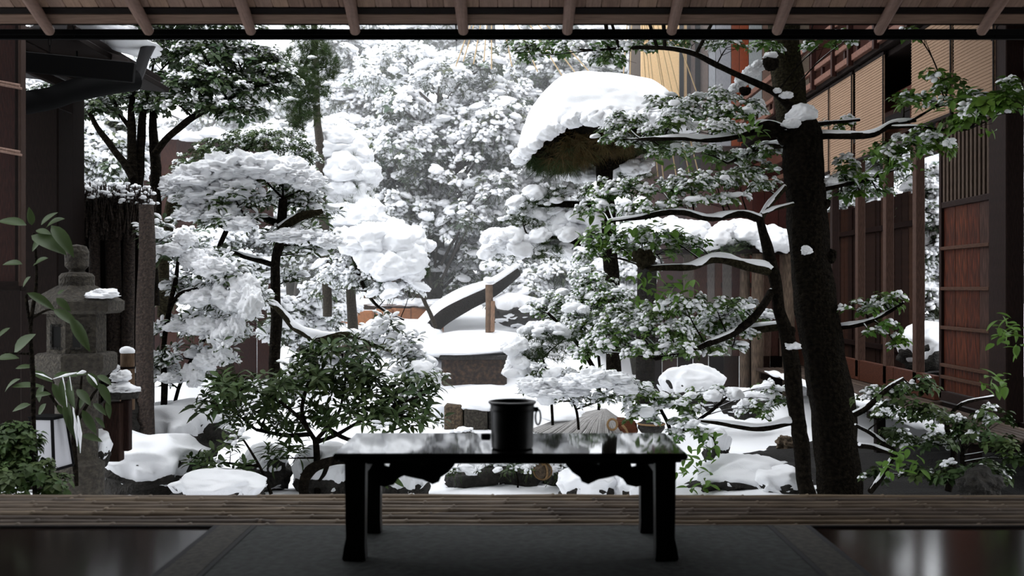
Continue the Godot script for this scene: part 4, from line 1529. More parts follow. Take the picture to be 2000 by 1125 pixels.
func build_lantern_corner() -> void:
	for i in 3:
		K["big%d" % i] = MB.new().leaf(Transform3D(), 1.0, 0.4, 0.35, [0.12, 0.25, 0.18][i], 6).mesh()
	# stone lantern
	var z := 6.2
	var u := z / F
	var c := P(150, 562.5, z)
	c.y = 0
	var l := thing("stone_lantern", Vector3(c.x, -0.5, c.z), "weathered grey stone lantern with a snow patch on its roof behind the leaves at left", "stone lantern")
	var at := Transform3D(Basis(), Vector3(c.x, EYE + 562.5 * u, c.z))
	var a := PI / 6.0
	part("shaft", MB.new().lathe(pl([0, 1030, 52, 1030, 52, 905, 40, 895, 40, 745, 46, 735, 0, 735], u), 14, at), M.stone, l)
	part("platform", MB.new().lathe(pl([0, 738, 52, 738, 74, 722, 76, 715, 76, 692, 70, 688, 0, 688], u), 6, at, 1.0, a), M.stone, l)
	var fb := part("fire_box", MB.new().lathe(pl([0, 692, 55, 692, 55, 612, 0, 612], u), 6, at, 1.0, a), M.stone, l)
	var wf := MB.new()
	var zc := c.z + 55 * u * 0.87
	for q: Array in [[150, 634, 62, 5], [150, 678, 62, 5]]:
		wf.bx(Vector3(P(q[0], 0, z).x, EYE + (562.5 - q[1]) * u, zc), Vector3(q[2] * u, q[3] * u, 0.02), 0.003)
	for x: float in [121.0, 150.0, 179.0]:
		wf.bx(Vector3(P(x, 0, z).x, EYE + (562.5 - 656) * u, zc), Vector3(5 * u, 44 * u, 0.02), 0.003)
	part("window_frame", wf, M.stone_dark, fb)
	part("window_recess", MB.new().bx(Vector3(c.x, EYE + (562.5 - 656) * u, zc - 0.006), Vector3(58 * u, 42 * u, 0.016), 0.002), plain(Color(0.06, 0.058, 0.055), 0.9), fb)
	part("roof", MB.new().lathe(pl([0, 612, 80, 612, 90, 606, 90, 588, 60, 572, 36, 558, 30, 556, 0, 556], u), 6, at, 1.0, a), M.stone, l)
	var fin := part("finial", MB.new().lathe(pl([0, 560, 33, 560, 33, 540, 28, 534, 15, 531, 14, 528, 22, 520, 23, 492, 18, 481, 0, 477], u), 16, at), M.stone, l)
	var rs := MB.new()
	blob(rs, P(212, 576, z + 0.0) + Vector3(0.0, -0.004, 0.08), Vector3(0.082, 0.038, 0.13), 0.35, 1.2, 4, 0.4, 2.0)
	part("roof_snow", rs, M.snow, l).set_meta("kind", "stuff")

	# paper garden lantern
	z = 5.75
	var pc := P(94, 910, z)
	var g := thing("paper_lantern", pc, "tapered white paper garden lantern in a dark frame half hidden by the dark bush", "lantern")
	var top := P(94, 815, z).y
	var bot := P(94, 912, z).y
	var b := Basis(Vector3.UP, 0.62)
	var rt := 0.085
	var rb := 0.125
	var paper := plain(Color(0.70, 0.70, 0.72), 0.9)
	var cor := []
	for k in 4:
		var q := b * Vector3(cos(PI * 0.5 * k), 0, sin(PI * 0.5 * k))
		cor.append([Vector3(pc.x, bot, pc.z) + q * rb, Vector3(pc.x, top, pc.z) + q * rt])
	for k in 4:
		var p0: Array = cor[k]
		var p1: Array = cor[(k + 1) % 4]
		var pb := MB.new()
		var inn: Vector3 = (Vector3(pc.x, (top + bot) * 0.5, pc.z) - (p0[0] + p1[1]) * 0.5).normalized() * 0.003
		pb.quad(p1[0], p0[0], p0[1], p1[1])
		pb.quad(p0[0] + inn, p1[0] + inn, p1[1] + inn, p0[1] + inn)
		part("paper_panel", pb, paper, g)
		part("frame_post", MB.new().beam(p0[0], p0[1], 0.014, 0.014, 0.002, Vector3.BACK), M.black_iron, g)
		part("frame_rail", MB.new().beam(p0[1], p1[1], 0.014, 0.014, 0.002), M.black_iron, g)
		part("frame_rail", MB.new().beam(p0[0], p1[0], 0.014, 0.014, 0.002), M.black_iron, g)
	part("cover_plate", MB.new().lathe(pl([0, 0, 40, 0, 42, -4, 0, -8], 0.0024), 4, Transform3D(b, Vector3(pc.x, top, pc.z)), 1.0), M.black_iron, g)
	part("stand", MB.new().tube([Vector3(pc.x, -0.55, pc.z), Vector3(pc.x, bot, pc.z)], [0.03, 0.03], 8), M.dark_wood_y, g)

	# aucuba by the door edge
	var ap := thing("aucuba_plant", P(60, 950, 5.5), "large-leaved green plant climbing beside the stone lantern near the door edge", "plant")
	stem(ap, "stem", [[70, 960], [66, 800], [60, 640], [72, 540], [66, 455]], [5, 5, 4, 3, 3], 5.5, M.bark_dark)
	stem(ap, "stem", [[60, 640], [50, 585], [54, 573]], [3, 3, 2], 5.5, M.bark_dark)
	stem(ap, "stem", [[64, 620, 0.0], [100, 604], [138, 622]], [3, 2, 2], 5.5, M.bark_dark)
	stem(ap, "stem", [[62, 690], [30, 690], [5, 690]], [3, 2, 2], 5.5, M.bark_dark)
	leaves(ap, [[52, 440, -8, 424, 0.42, 5.4], [61, 460, 130, 484, 0.42, 5.4], [100, 440, 146, 494, 0.34, 5.4], [80, 440, 108, 410, 0.4, 5.45], [62, 440, 58, 405, 0.4, 5.5], [90, 445, 120, 420, 0.4, 5.5], [70, 450, 100, 455, 0.4, 5.42], [44, 516, 0, 509, 0.36, 5.4], [52, 572, 112, 600, 0.3, 5.4], [104, 604, 156, 636, 0.36, 5.4], [138, 620, 176, 686, 0.28, 5.38], [110, 582, 138, 606, 0.4, 5.45], [28, 688, 62, 648, 0.5, 5.45], [-5, 700, 35, 694, 0.4, 5.45], [20, 640, -10, 660, 0.4, 5.5], [60, 540, 40, 560, 0.4, 5.5], [85, 460, 60, 490, 0.4, 5.5], [112, 575, 125, 565, 0.5, 5.5], [64, 520, 90, 500, 0.4, 5.5]], M.leaf_aucuba)
	var a2 := thing("aucuba_bush", P(130, 900, 6.0), "drooping large-leaved bush with ice-glazed leaves at the foot of the stone lantern", "bush")
	for q: Array in [[120, 740], [160, 735], [190, 760], [85, 760]]:
		stem(a2, "stem", [[150, 950], [145, 850], [lerpf(145, q[0], 0.7), 780], q], [4, 4, 3, 2], 6.0, M.bark_dark)
	leaves(a2, [[60, 726, 104, 742, 0.3, 5.9], [104, 735, 150, 728, 0.34, 5.9], [140, 732, 168, 726, 0.4, 5.85], [171, 728, 192, 758, 0.5, 5.85], [190, 733, 218, 748, 0.35, 5.85], [192, 748, 219, 790, 0.36, 5.85], [102, 748, 134, 802, 0.3, 5.85], [182, 788, 208, 806, 0.34, 5.85], [185, 815, 208, 834, 0.34, 5.85], [84, 752, 70, 784, 0.5, 5.85], [90, 788, 72, 812, 0.5, 5.8], [112, 790, 124, 812, 0.4, 5.85], [22, 756, 86, 750, 0.22, 5.8], [60, 790, 20, 800, 0.4, 5.8], [150, 760, 178, 790, 0.4, 5.8], [160, 800, 190, 850, 0.3, 5.8], [120, 740, 128, 790, 0.3, 5.75], [134, 740, 142, 800, 0.28, 5.75], [140, 800, 150, 870, 0.24, 5.75], [150, 810, 156, 885, 0.2, 5.75], [128, 780, 138, 850, 0.24, 5.75], [160, 850, 200, 860, 0.34, 5.8], [170, 770, 150, 800, 0.4, 5.8], [40, 740, 0, 760, 0.3, 5.8], [100, 770, 60, 770, 0.35, 5.8], [210, 780, 214, 820, 0.3, 5.85], [30, 720, 70, 712, 0.3, 5.9]], M.leaf_aucuba)
	var ic := MB.new()
	for q: Array in [[122, 735, 131, 795], [136, 735, 144, 805], [143, 800, 151, 872], [152, 812, 157, 885], [104, 740, 150, 728], [62, 727, 102, 741], [150, 730, 168, 726], [172, 731, 190, 752]]:
		var p0 := P(q[0], q[1], 5.73)
		var p1 := P(q[2], q[3], 5.73)
		ic.tube(spline([p0, p0.lerp(p1, 0.5) + Vector3(0.004, 0.004, 0), p1], 4), spline_r([0.002, 0.006, 0.002], 4), 7, noise, 1.6, 90.0)
	part("ice_glaze", ic, M.snow_small, a2).set_meta("kind", "stuff")
	var db := thing("dark_bush", P(60, 960, 5.3), "dense dark green bush in the lower left corner of the garden", "bush")
	stem(db, "stem", [[70, 985], [66, 930], [60, 880]], [5, 4, 3], 5.3, M.bark_dark)
	foliage(db, [[20, 860, 60, 40, 5.35], [0, 940, 70, 40, 5.2], [30, 870, 50, 40, 5.35], [62, 915, 42, 36, 5.3], [40, 930, 60, 35, 5.25], [100, 950, 42, 24, 5.3], [10, 900, 40, 60, 5.4]], "broad", M.leaf_dark, {"snow": 0.0, "dens": 4.0, "s0": 0.6, "s1": 1.0, "low": -1.0})


func pl(list: Array, u: float) -> Array:       # flat list of radius, picture height pairs -> profile
	var out := []
	for i in range(0, list.size(), 2):
		out.append(Vector2(list[i] * u, -list[i + 1] * u))
	return out


func build_trees() -> void:
	# curved dark root trunk by the left table leg
	var ct := thing("curved_trunk", P(600, 965, 6.9), "bare dark trunk curving out beside the left table leg", "tree trunk")
	stem(ct, "trunk", [[598, 985], [593, 945], [603, 920], [628, 905], [665, 900], [720, 905, 0.2]], [10, 10, 11, 9, 8, 7], 6.9, M.bark_dark, 0.2)
	stem(ct, "branch", [[640, 903], [632, 925], [622, 940]], [5, 4, 2], 6.9, M.bark_dark)
	leaves(ct, [[700, 930, 690, 955, 0.3, 6.8], [740, 935, 760, 955, 0.3, 6.8], [760, 930, 790, 950, 0.3, 6.8]], M.leaf_dark)

	# dark-leaved bush in the middle, bare of snow
	var pb := thing("dark_leaved_bush", P(622, 960, 7.1), "wide bush of dark whorled leaves free of snow behind the table's left half", "bush")
	var cv := []
	cv.append(stem(pb, "trunk", [[622, 985], [620, 905], [616, 858]], [8, 7, 6], 7.1, M.bark_dark, 0.3))
	for q: Array in [[[616, 862], [596, 830], [566, 800], [520, 770], [470, 760]], [[618, 862], [640, 835], [665, 800], [675, 740]], [[618, 865], [655, 850], [710, 820], [780, 790], [830, 770]], [[600, 838], [590, 800], [600, 750], [620, 715]], [[640, 838], [690, 860], [740, 850]], [[608, 850], [560, 850], [500, 840]]]:
		var pq := []
		for k in q.size():
			pq.append([q[k][0], q[k][1], rr(-0.25, 0.25) * k / 3.0])
		cv.append(stem(pb, "branch", pq, [5, 4, 3, 2.5, 2], 7.1, M.bark_dark, 0.35))
	var pads := [[668, 690, 70, 28, 7.1], [600, 730, 60, 28, 7.0], [560, 760, 60, 26, 6.9], [470, 765, 75, 28, 7.0], [425, 790, 45, 28, 7.1], [520, 800, 60, 25, 7.1], [640, 760, 70, 30, 7.2], [700, 740, 60, 35, 7.1], [745, 775, 60, 32, 7.0], [800, 770, 45, 30, 7.1], [825, 760, 35, 24, 7.0], [770, 820, 70, 26, 6.9], [700, 820, 80, 28, 7.0], [640, 815, 60, 22, 7.2], [570, 840, 50, 22, 7.2], [480, 830, 50, 18, 7.2], [820, 830, 40, 20, 7.0], [560, 895, 40, 24, 7.0]]
	boughs(pb, cv, pads, 0.008, M.bark_dark, 0.4)
	var g := []
	for q: Array in pads:
		var d: float = q[4]
		var r := Vector3(q[2] / F * d, q[3] / F * d, q[2] / F * d * 0.7)
		fill(g, P(q[0], q[1], d), r, int(r.x * r.y / 0.00105), 0.95, 1.5, -0.8, 0.7, 0.4)
	g.sort_custom(func(a, b): return a.origin.z > b.origin.z)
	strew("foliage", "narrow", M.leaf_dark, g, pb)
	for i in 260:
		var t: Transform3D = g[i % g.size()]
		var d := (rdir() + Vector3(0, 0.25, 0.3)).normalized()
		var x := Vector3.UP.cross(d).normalized()
		var l := rr(0.07, 0.11)
		single("leaf", K["big%d" % (i % 3)], M.leaf_dark, Transform3D(Basis(x * l * 0.62, d.cross(x) * l, d * l), t.origin + d * 0.02), pb)
	var sp := []
	for i in range(0, g.size(), 40):
		sp.append(g[i])
	strew("leaf_snow", "narrow_snow", M.snow_small, sp, pb)
	# weeds on the rock under the table
	var rw := thing("rock_weeds", P(1000, 960, 7.2), "low snow-sprinkled weeds growing over the mossy rock under the table", "weeds")
	foliage(rw, [[955, 912, 50, 12, 7.35], [1010, 922, 50, 16, 7.3], [1075, 932, 34, 22, 7.4], [1110, 915, 30, 12, 7.5], [900, 925, 20, 14, 7.35], [1170, 950, 40, 12, 7.3]], "twig", M.leaf_dark, {"snow": 0.5, "dens": 1.6, "s0": 0.5, "s1": 0.9, "lumps": 0.05, "l0": 0.04, "l1": 0.1, "lump": "clod"})
	stem(rw, "stem", [[1010, 960], [1012, 940], [1008, 920]], [2, 2, 1], 7.3, M.bark_dark)
	# low seedling in front of the left snow bank
	var lb := thing("low_bush", P(440, 950, 6.7), "low dark-leaved seedling bush standing on the left snow bank", "bush")
	var lc := []
	lc.append(stem(lb, "stem", [[530, 965], [515, 925], [490, 880], [470, 850]], [4, 3, 2.5, 2], 6.7, M.bark_dark))
	lc.append(stem(lb, "stem", [[505, 910], [450, 905], [410, 900]], [3, 2.5, 2], 6.7, M.bark_dark))
	var lpads := [[410, 905, 38, 18, 6.7], [450, 880, 30, 22, 6.7], [470, 920, 40, 12, 6.7], [385, 915, 25, 12, 6.65]]
	boughs(lb, lc, lpads, 0.004, M.bark_dark, 0.0)
	foliage(lb, lpads, "narrow", M.leaf_dark, {"snow": 0.05, "dens": 1.3, "s0": 0.7, "s1": 1.2})

	# snow-bent shrub at the left
	var nb := thing("snow_bent_shrub", P(330, 800, 7.8), "tall shrub bowed under thick snow clumps right of the bark post", "shrub")
	var nc := []
	nc.append(stem(nb, "stem", [[318, 860], [322, 680], [334, 590], [342, 545], [350, 500]], [6, 6, 5, 4, 3], 7.8, M.bark_dark, 0.2))
	nc.append(stem(nb, "stem", [[330, 610], [352, 575], [395, 562], [440, 560], [470, 575]], [4, 4, 3, 3, 2], 7.8, M.bark_dark, 0.9))
	nc.append(stem(nb, "stem", [[326, 860], [350, 760], [380, 690], [420, 640]], [4, 4, 3, 2], 7.9, M.bark_dark, 0.5))
	var np := [[300, 460, 35, 25, 7.8], [335, 495, 45, 28, 7.8], [372, 505, 40, 30, 7.9], [410, 525, 45, 32, 7.8], [452, 545, 50, 40, 7.7], [478, 590, 40, 45, 7.7], [430, 590, 55, 35, 8.0], [380, 585, 45, 30, 8.0], [340, 570, 30, 22, 7.9], [330, 645, 40, 18, 7.8], [390, 645, 55, 30, 7.8], [445, 655, 45, 36, 7.7], [425, 700, 40, 30, 7.8], [350, 700, 45, 26, 7.8], [385, 730, 38, 30, 7.8], [325, 745, 38, 22, 7.9], [470, 640, 30, 30, 8.0], [300, 720, 25, 25, 7.9]]
	boughs(nb, nc, np, 0.007, M.bark_dark, 0.9)
	foliage(nb, np, "narrow", M.leaf_camellia, {"snow": 0.85, "dens": 1.0, "lumps": 0.20, "l0": 0.04, "l1": 0.10, "lump": "clod", "lh": 0.9, "llow": -0.2})
	snow_mass(nb, [[300, 455, 22, 12], [336, 488, 28, 14], [362, 468, 20, 16], [378, 508, 26, 18], [412, 524, 32, 20], [445, 540, 34, 26], [478, 562, 28, 26], [490, 595, 22, 34], [455, 590, 30, 22], [425, 578, 30, 18], [385, 585, 30, 16], [345, 640, 26, 10], [392, 640, 34, 18], [432, 655, 26, 26], [405, 705, 26, 16], [432, 695, 20, 22], [378, 735, 20, 24], [330, 740, 20, 10], [460, 640, 16, 22]], 7.64, 0.42, 1.5, 1.1)

	# clipped tree with a deep snow pad and a sagging bough
	var cl := thing("clipped_pine", P(535, 720, 8.9), "clipped garden tree carrying a deep domed snow pad left of the middle", "tree")
	var cc := []
	cc.append(stem(cl, "trunk", [[536, 740], [538, 640], [540, 540], [548, 450], [552, 390]], [12, 11, 10, 10, 8], 8.9, M.bark_dark, 0.2))
	cc.append(stem(cl, "branch", [[545, 440], [500, 425], [450, 440], [420, 500]], [8, 7, 5, 4], 8.9, M.bark_dark, 0.7))
	cc.append(stem(cl, "branch", [[546, 450], [590, 420], [630, 410]], [9, 8, 5], 8.8, M.bark_moss, 0.8))
	cc.append(stem(cl, "branch", [[540, 520], [480, 500], [430, 490]], [6, 5, 4], 8.9, M.bark_dark, 0.9))
	cc.append(stem(cl, "branch", [[510, 575], [545, 605, -0.1], [580, 645, -0.2], [630, 660, -0.3], [690, 655, -0.3], [735, 675, -0.3], [790, 690, -0.3]], [6, 7, 8, 9, 8, 6, 4], 8.8, M.bark_moss, 0.95))
	var cp := [[345, 372, 38, 28, 8.9], [385, 355, 50, 30, 8.9], [440, 338, 60, 30, 8.8], [500, 335, 60, 28, 8.9], [555, 345, 60, 30, 9.0], [600, 365, 40, 26, 8.9], [400, 395, 60, 30, 8.7], [460, 390, 60, 35, 8.7], [380, 425, 45, 25, 8.8], [450, 435, 70, 25, 8.8], [500, 400, 40, 25, 8.9]]
	boughs(cl, cc, cp, 0.010, M.bark_dark, 0.8)
	foliage(cl, cp, "narrow", M.leaf_dark, {"snow": 0.7, "dens": 1.1, "lumps": 0.22, "l0": 0.04, "l1": 0.11, "lump": "clod", "lh": 0.8, "llow": -0.1})
	snow_mass(cl, [[345, 365, 30, 15], [388, 347, 44, 19], [440, 330, 50, 20], [500, 326, 52, 20], [556, 336, 48, 20], [602, 356, 30, 15], [372, 385, 30, 14], [410, 380, 40, 16], [455, 370, 44, 18], [392, 412, 34, 13], [430, 420, 34, 15], [365, 420, 22, 10], [468, 440, 30, 12], [560, 462, 32, 11], [606, 464, 34, 12], [640, 474, 20, 10]], 8.66, 0.5, 1.7, 1.4)
	var cp2 := [[575, 400, 55, 30, 9.1], [620, 425, 40, 28, 9.1], [555, 470, 50, 20, 8.9], [605, 472, 50, 22, 8.8], [640, 480, 30, 20, 8.9], [560, 385, 60, 25, 9.2], [590, 500, 60, 16, 9.0], [560, 545, 40, 18, 9.2]]
	boughs(cl, cc, cp2, 0.008, M.bark_dark, 0.8)
	foliage(cl, cp2, "narrow", M.leaf_dark, {"snow": 0.55, "dens": 1.2, "lumps": 0.12, "l0": 0.08, "l1": 0.17, "lump": "clod"})
	var cp3 := [[740, 660, 40, 22, 8.5], [790, 680, 35, 28, 8.5], [810, 720, 40, 35, 8.5], [760, 640, 30, 14, 8.5], [830, 740, 30, 25, 8.6]]
	boughs(cl, cc, cp3, 0.006, M.bark_dark, 0.8)
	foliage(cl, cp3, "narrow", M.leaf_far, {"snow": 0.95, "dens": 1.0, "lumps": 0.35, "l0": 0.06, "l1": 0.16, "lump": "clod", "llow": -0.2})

	# dark flat pad behind it
	var dp := thing("dark_pad_tree", P(330, 600, 9.6), "dark small-leaved tree pad with only a dusting of snow above the domed snow pad", "tree")
	var dc := [stem(dp, "trunk", [[318, 620], [322, 480], [340, 370], [400, 335], [470, 310]], [12, 12, 9, 7, 4], 9.6, M.bark_moss, 0.5), stem(dp, "branch", [[330, 400], [400, 375], [470, 345], [540, 325]], [7, 6, 5, 3], 9.6, M.bark_dark, 0.7)]
	var dpp := [[480, 284, 75, 28, 9.6], [545, 288, 75, 32, 9.5], [500, 268, 70, 16, 9.6], [420, 295, 50, 26, 9.6], [590, 310, 45, 24, 9.6], [440, 325, 60, 16, 9.5], [370, 320, 45, 20, 9.6], [350, 360, 40, 20, 9.5], [520, 320, 60, 16, 9.5]]
	boughs(dp, dc, dpp, 0.008, M.bark_dark, 0.5)
	foliage(dp, dpp, "broad", M.leaf_dark, {"snow": 0.3, "dens": 3.4, "s0": 0.45, "s1": 0.75})

	# camellia at the upper left
	var ca := thing("camellia_tree", P(265, 620, 8.6), "multi-stemmed evergreen with glossy snow-dusted leaves filling the upper left", "tree")
	var cac := []
	cac.append(stem(ca, "trunk", [[272, 640], [268, 520], [264, 400], [258, 330], [256, 250], [262, 170]], [13, 12, 11, 9, 8, 5], 8.6, M.bark_dark, 0.1))
	cac.append(stem(ca, "trunk", [[268, 420], [272, 340], [276, 250], [290, 170]], [10, 9, 8, 5], 8.65, M.bark_dark, 0.1))
	cac.append(stem(ca, "branch", [[258, 345], [235, 310], [205, 270], [182, 235], [165, 200]], [8, 7, 6, 5, 3], 8.55, M.bark_dark, 0.4))
	cac.append(stem(ca, "trunk", [[300, 600], [302, 450], [303, 330], [298, 250], [305, 180]], [11, 11, 10, 8, 5], 8.7, M.bark_dark, 0.1))
	cac.append(stem(ca, "branch", [[304, 300], [340, 255], [385, 222], [430, 200], [500, 170]], [8, 7, 6, 5, 3], 8.6, M.bark_dark, 0.5))
	cac.append(stem(ca, "branch", [[262, 260], [236, 225], [222, 190]], [5, 4, 3], 8.6, M.bark_dark, 0.3))
	var cap2 := [[340, 110, 55, 35, 8.6], [400, 110, 60, 35, 8.5], [460, 110, 60, 32, 8.6], [520, 130, 50, 38, 8.6], [320, 165, 50, 30, 8.5], [380, 165, 60, 32, 8.4], [440, 165, 60, 34, 8.5], [500, 180, 55, 30, 8.6], [350, 205, 60, 20, 8.5], [420, 215, 60, 20, 8.5], [480, 225, 50, 20, 8.6], [250, 190, 60, 22, 8.6], [190, 215, 60, 22, 8.6], [120, 225, 60, 16, 8.7], [550, 160, 40, 30, 8.6], [300, 60, 80, 30, 8.6], [420, 50, 100, 35, 8.6], [100, 190, 50, 25, 9.2], [180, 190, 40, 20, 8.8], [290, 215, 40, 16, 8.6]]
	boughs(ca, cac, cap2, 0.010, M.bark_dark, 0.5)
	foliage(ca, cap2, "broad", M.leaf_camellia, {"snow": 0.3, "dens": 2.4, "s0": 0.8, "s1": 1.2, "tilt": 0.5, "lumps": 0.0, "l0": 0.05, "l1": 0.14})
	# feathery dark conifer beside it
	var fc := thing("feathery_conifer", P(600, 470, 10.6), "feathery dark green conifer bough hanging beside the upper left evergreen", "tree")
	var fcc := [stem(fc, "trunk", [[640, 620], [628, 400], [620, 200], [610, -60]], [9, 9, 8, 5], 11.2, M.bark_far, 0.1), stem(fc, "branch", [[618, 90], [590, 150], [585, 240]], [5, 4, 2], 10.7, M.bark_dark, 0.3)]
	var fp := [[620, 95, 35, 30, 10.6], [595, 140, 45, 35, 10.6], [615, 175, 40, 28, 10.6], [580, 190, 40, 35, 10.6], [600, 220, 34, 30, 10.6], [575, 245, 28, 22, 10.6], [560, 130, 40, 40, 10.7], [640, 130, 26, 30, 10.7], [600, 60, 50, 30, 10.7]]
	boughs(fc, fcc, fp, 0.008, M.bark_dark, 0.3)
	foliage(fc, fp, "needles", M.needle, {"snow": 0.06, "dens": 2.6, "low": -1.0, "s0": 0.8, "s1": 1.4})

	# tall cones of snow in the middle left
	var sc := thing("snow_laden_conifer", P(680, 640, 11.5), "conifer buried in tall slumping masses of snow left of the middle", "tree")
	var scc := [stem(sc, "trunk", [[690, 660], [680, 500], [665, 350], [640, 250]], [10, 9, 7, 4], 11.6, M.bark_far, 0.2)]
	var spd := [[640, 255, 45, 22, 11.5], [655, 285, 60, 28, 11.5], [690, 300, 40, 25, 11.5], [670, 330, 60, 35, 11.4], [705, 345, 40, 35, 11.5], [690, 390, 50, 40, 11.4], [705, 425, 55, 35, 11.4], [665, 380, 35, 30, 11.7], [640, 310, 40, 30, 11.8], [720, 440, 40, 25, 11.5]]
	boughs(sc, scc, spd, 0.01, M.bark_far, 0.9)
	foliage(sc, spd, "needles", M.needle, {"snow": 0.2, "dens": 1.3, "lumps": 0.06, "l0": 0.12, "l1": 0.24, "lump": "clod", "lh": 0.95, "llow": -0.3})
	snow_mass(sc, [[640, 258, 42, 26], [622, 275, 36, 20], [660, 275, 42, 26], [648, 300, 52, 26], [688, 305, 40, 30], [668, 335, 52, 34], [705, 345, 38, 36], [690, 385, 48, 40], [660, 370, 34, 26], [712, 425, 48, 34], [682, 425, 44, 30], [735, 455, 30, 20]], 11.4)
	var sb := thing("snow_ball_conifer", P(770, 640, 11.0), "rounded conifer bough under two big snow heads above the orange-brown wall", "tree")
	var sbc := [stem(sb, "trunk", [[850, 640, 0.6], [815, 560, 0.3], [770, 500], [740, 470]], [4, 4, 4, 3], 11.2, M.bark_far, 0.3), stem(sb, "branch", [[690, 500], [710, 560], [740, 600], [790, 625]], [4, 4, 3, 2], 10.9, M.bark_dark, 0.6)]
	var sbp := [[720, 470, 45, 30, 11.0], [760, 475, 45, 35, 10.9], [790, 490, 50, 38, 10.9], [735, 505, 50, 35, 10.9], [800, 525, 40, 30, 10.9], [760, 530, 45, 28, 10.8], [690, 480, 35, 26, 11.2], [770, 455, 25, 15, 11.0]]
	boughs(sb, sbc, sbp, 0.008, M.bark_far, 0.9)
	foliage(sb, sbp, "needles", M.needle, {"snow": 0.2, "dens": 1.4, "lumps": 0.06, "l0": 0.12, "l1": 0.22, "lump": "clod", "lh": 1.0, "llow": -0.2})
	snow_mass(sb, [[718, 470, 40, 34], [745, 480, 42, 40], [785, 478, 44, 40], [800, 505, 38, 36], [760, 520, 42, 36], [730, 510, 38, 36], [690, 478, 32, 28], [805, 535, 26, 24], [770, 455, 26, 18]], 10.8)
	var sbp2 := [[720, 545, 40, 22, 10.8], [760, 575, 45, 20, 10.8], [660, 520, 40, 25, 11.2], [630, 570, 34, 24, 11.3], [690, 560, 30, 20, 11.0], [800, 565, 30, 14, 10.9], [655, 545, 30, 25, 11.0]]
	boughs(sb, sbc, sbp2, 0.006, M.bark_dark, 0.9)
	foliage(sb, sbp2, "twig", M.leaf_far, {"snow": 0.9, "dens": 1.0, "lumps": 0.12, "l0": 0.1, "l1": 0.2, "lump": "clod"})


# big soft heads of snow: overlapping rounded heaps at [px, py, rx px, ry px]
func snow_mass(o: Node, list: Array, d: float, amp := 0.32, fr := 0.9, tall := 1.0) -> void:
	var b := MB.new()
	for i in list.size():
		var q: Array = list[i]
		blob(b, P(q[0], q[1], d + rr(-0.08, 0.08)), Vector3(q[2], q[3] * tall, q[2] * 0.9) / F * d, amp, fr, 4, 0.75, i * 1.7 + d)
	part("snow_heads", b, M.snow, o).set_meta("kind", "stuff")


# ------------------------------------------------------------------ right half

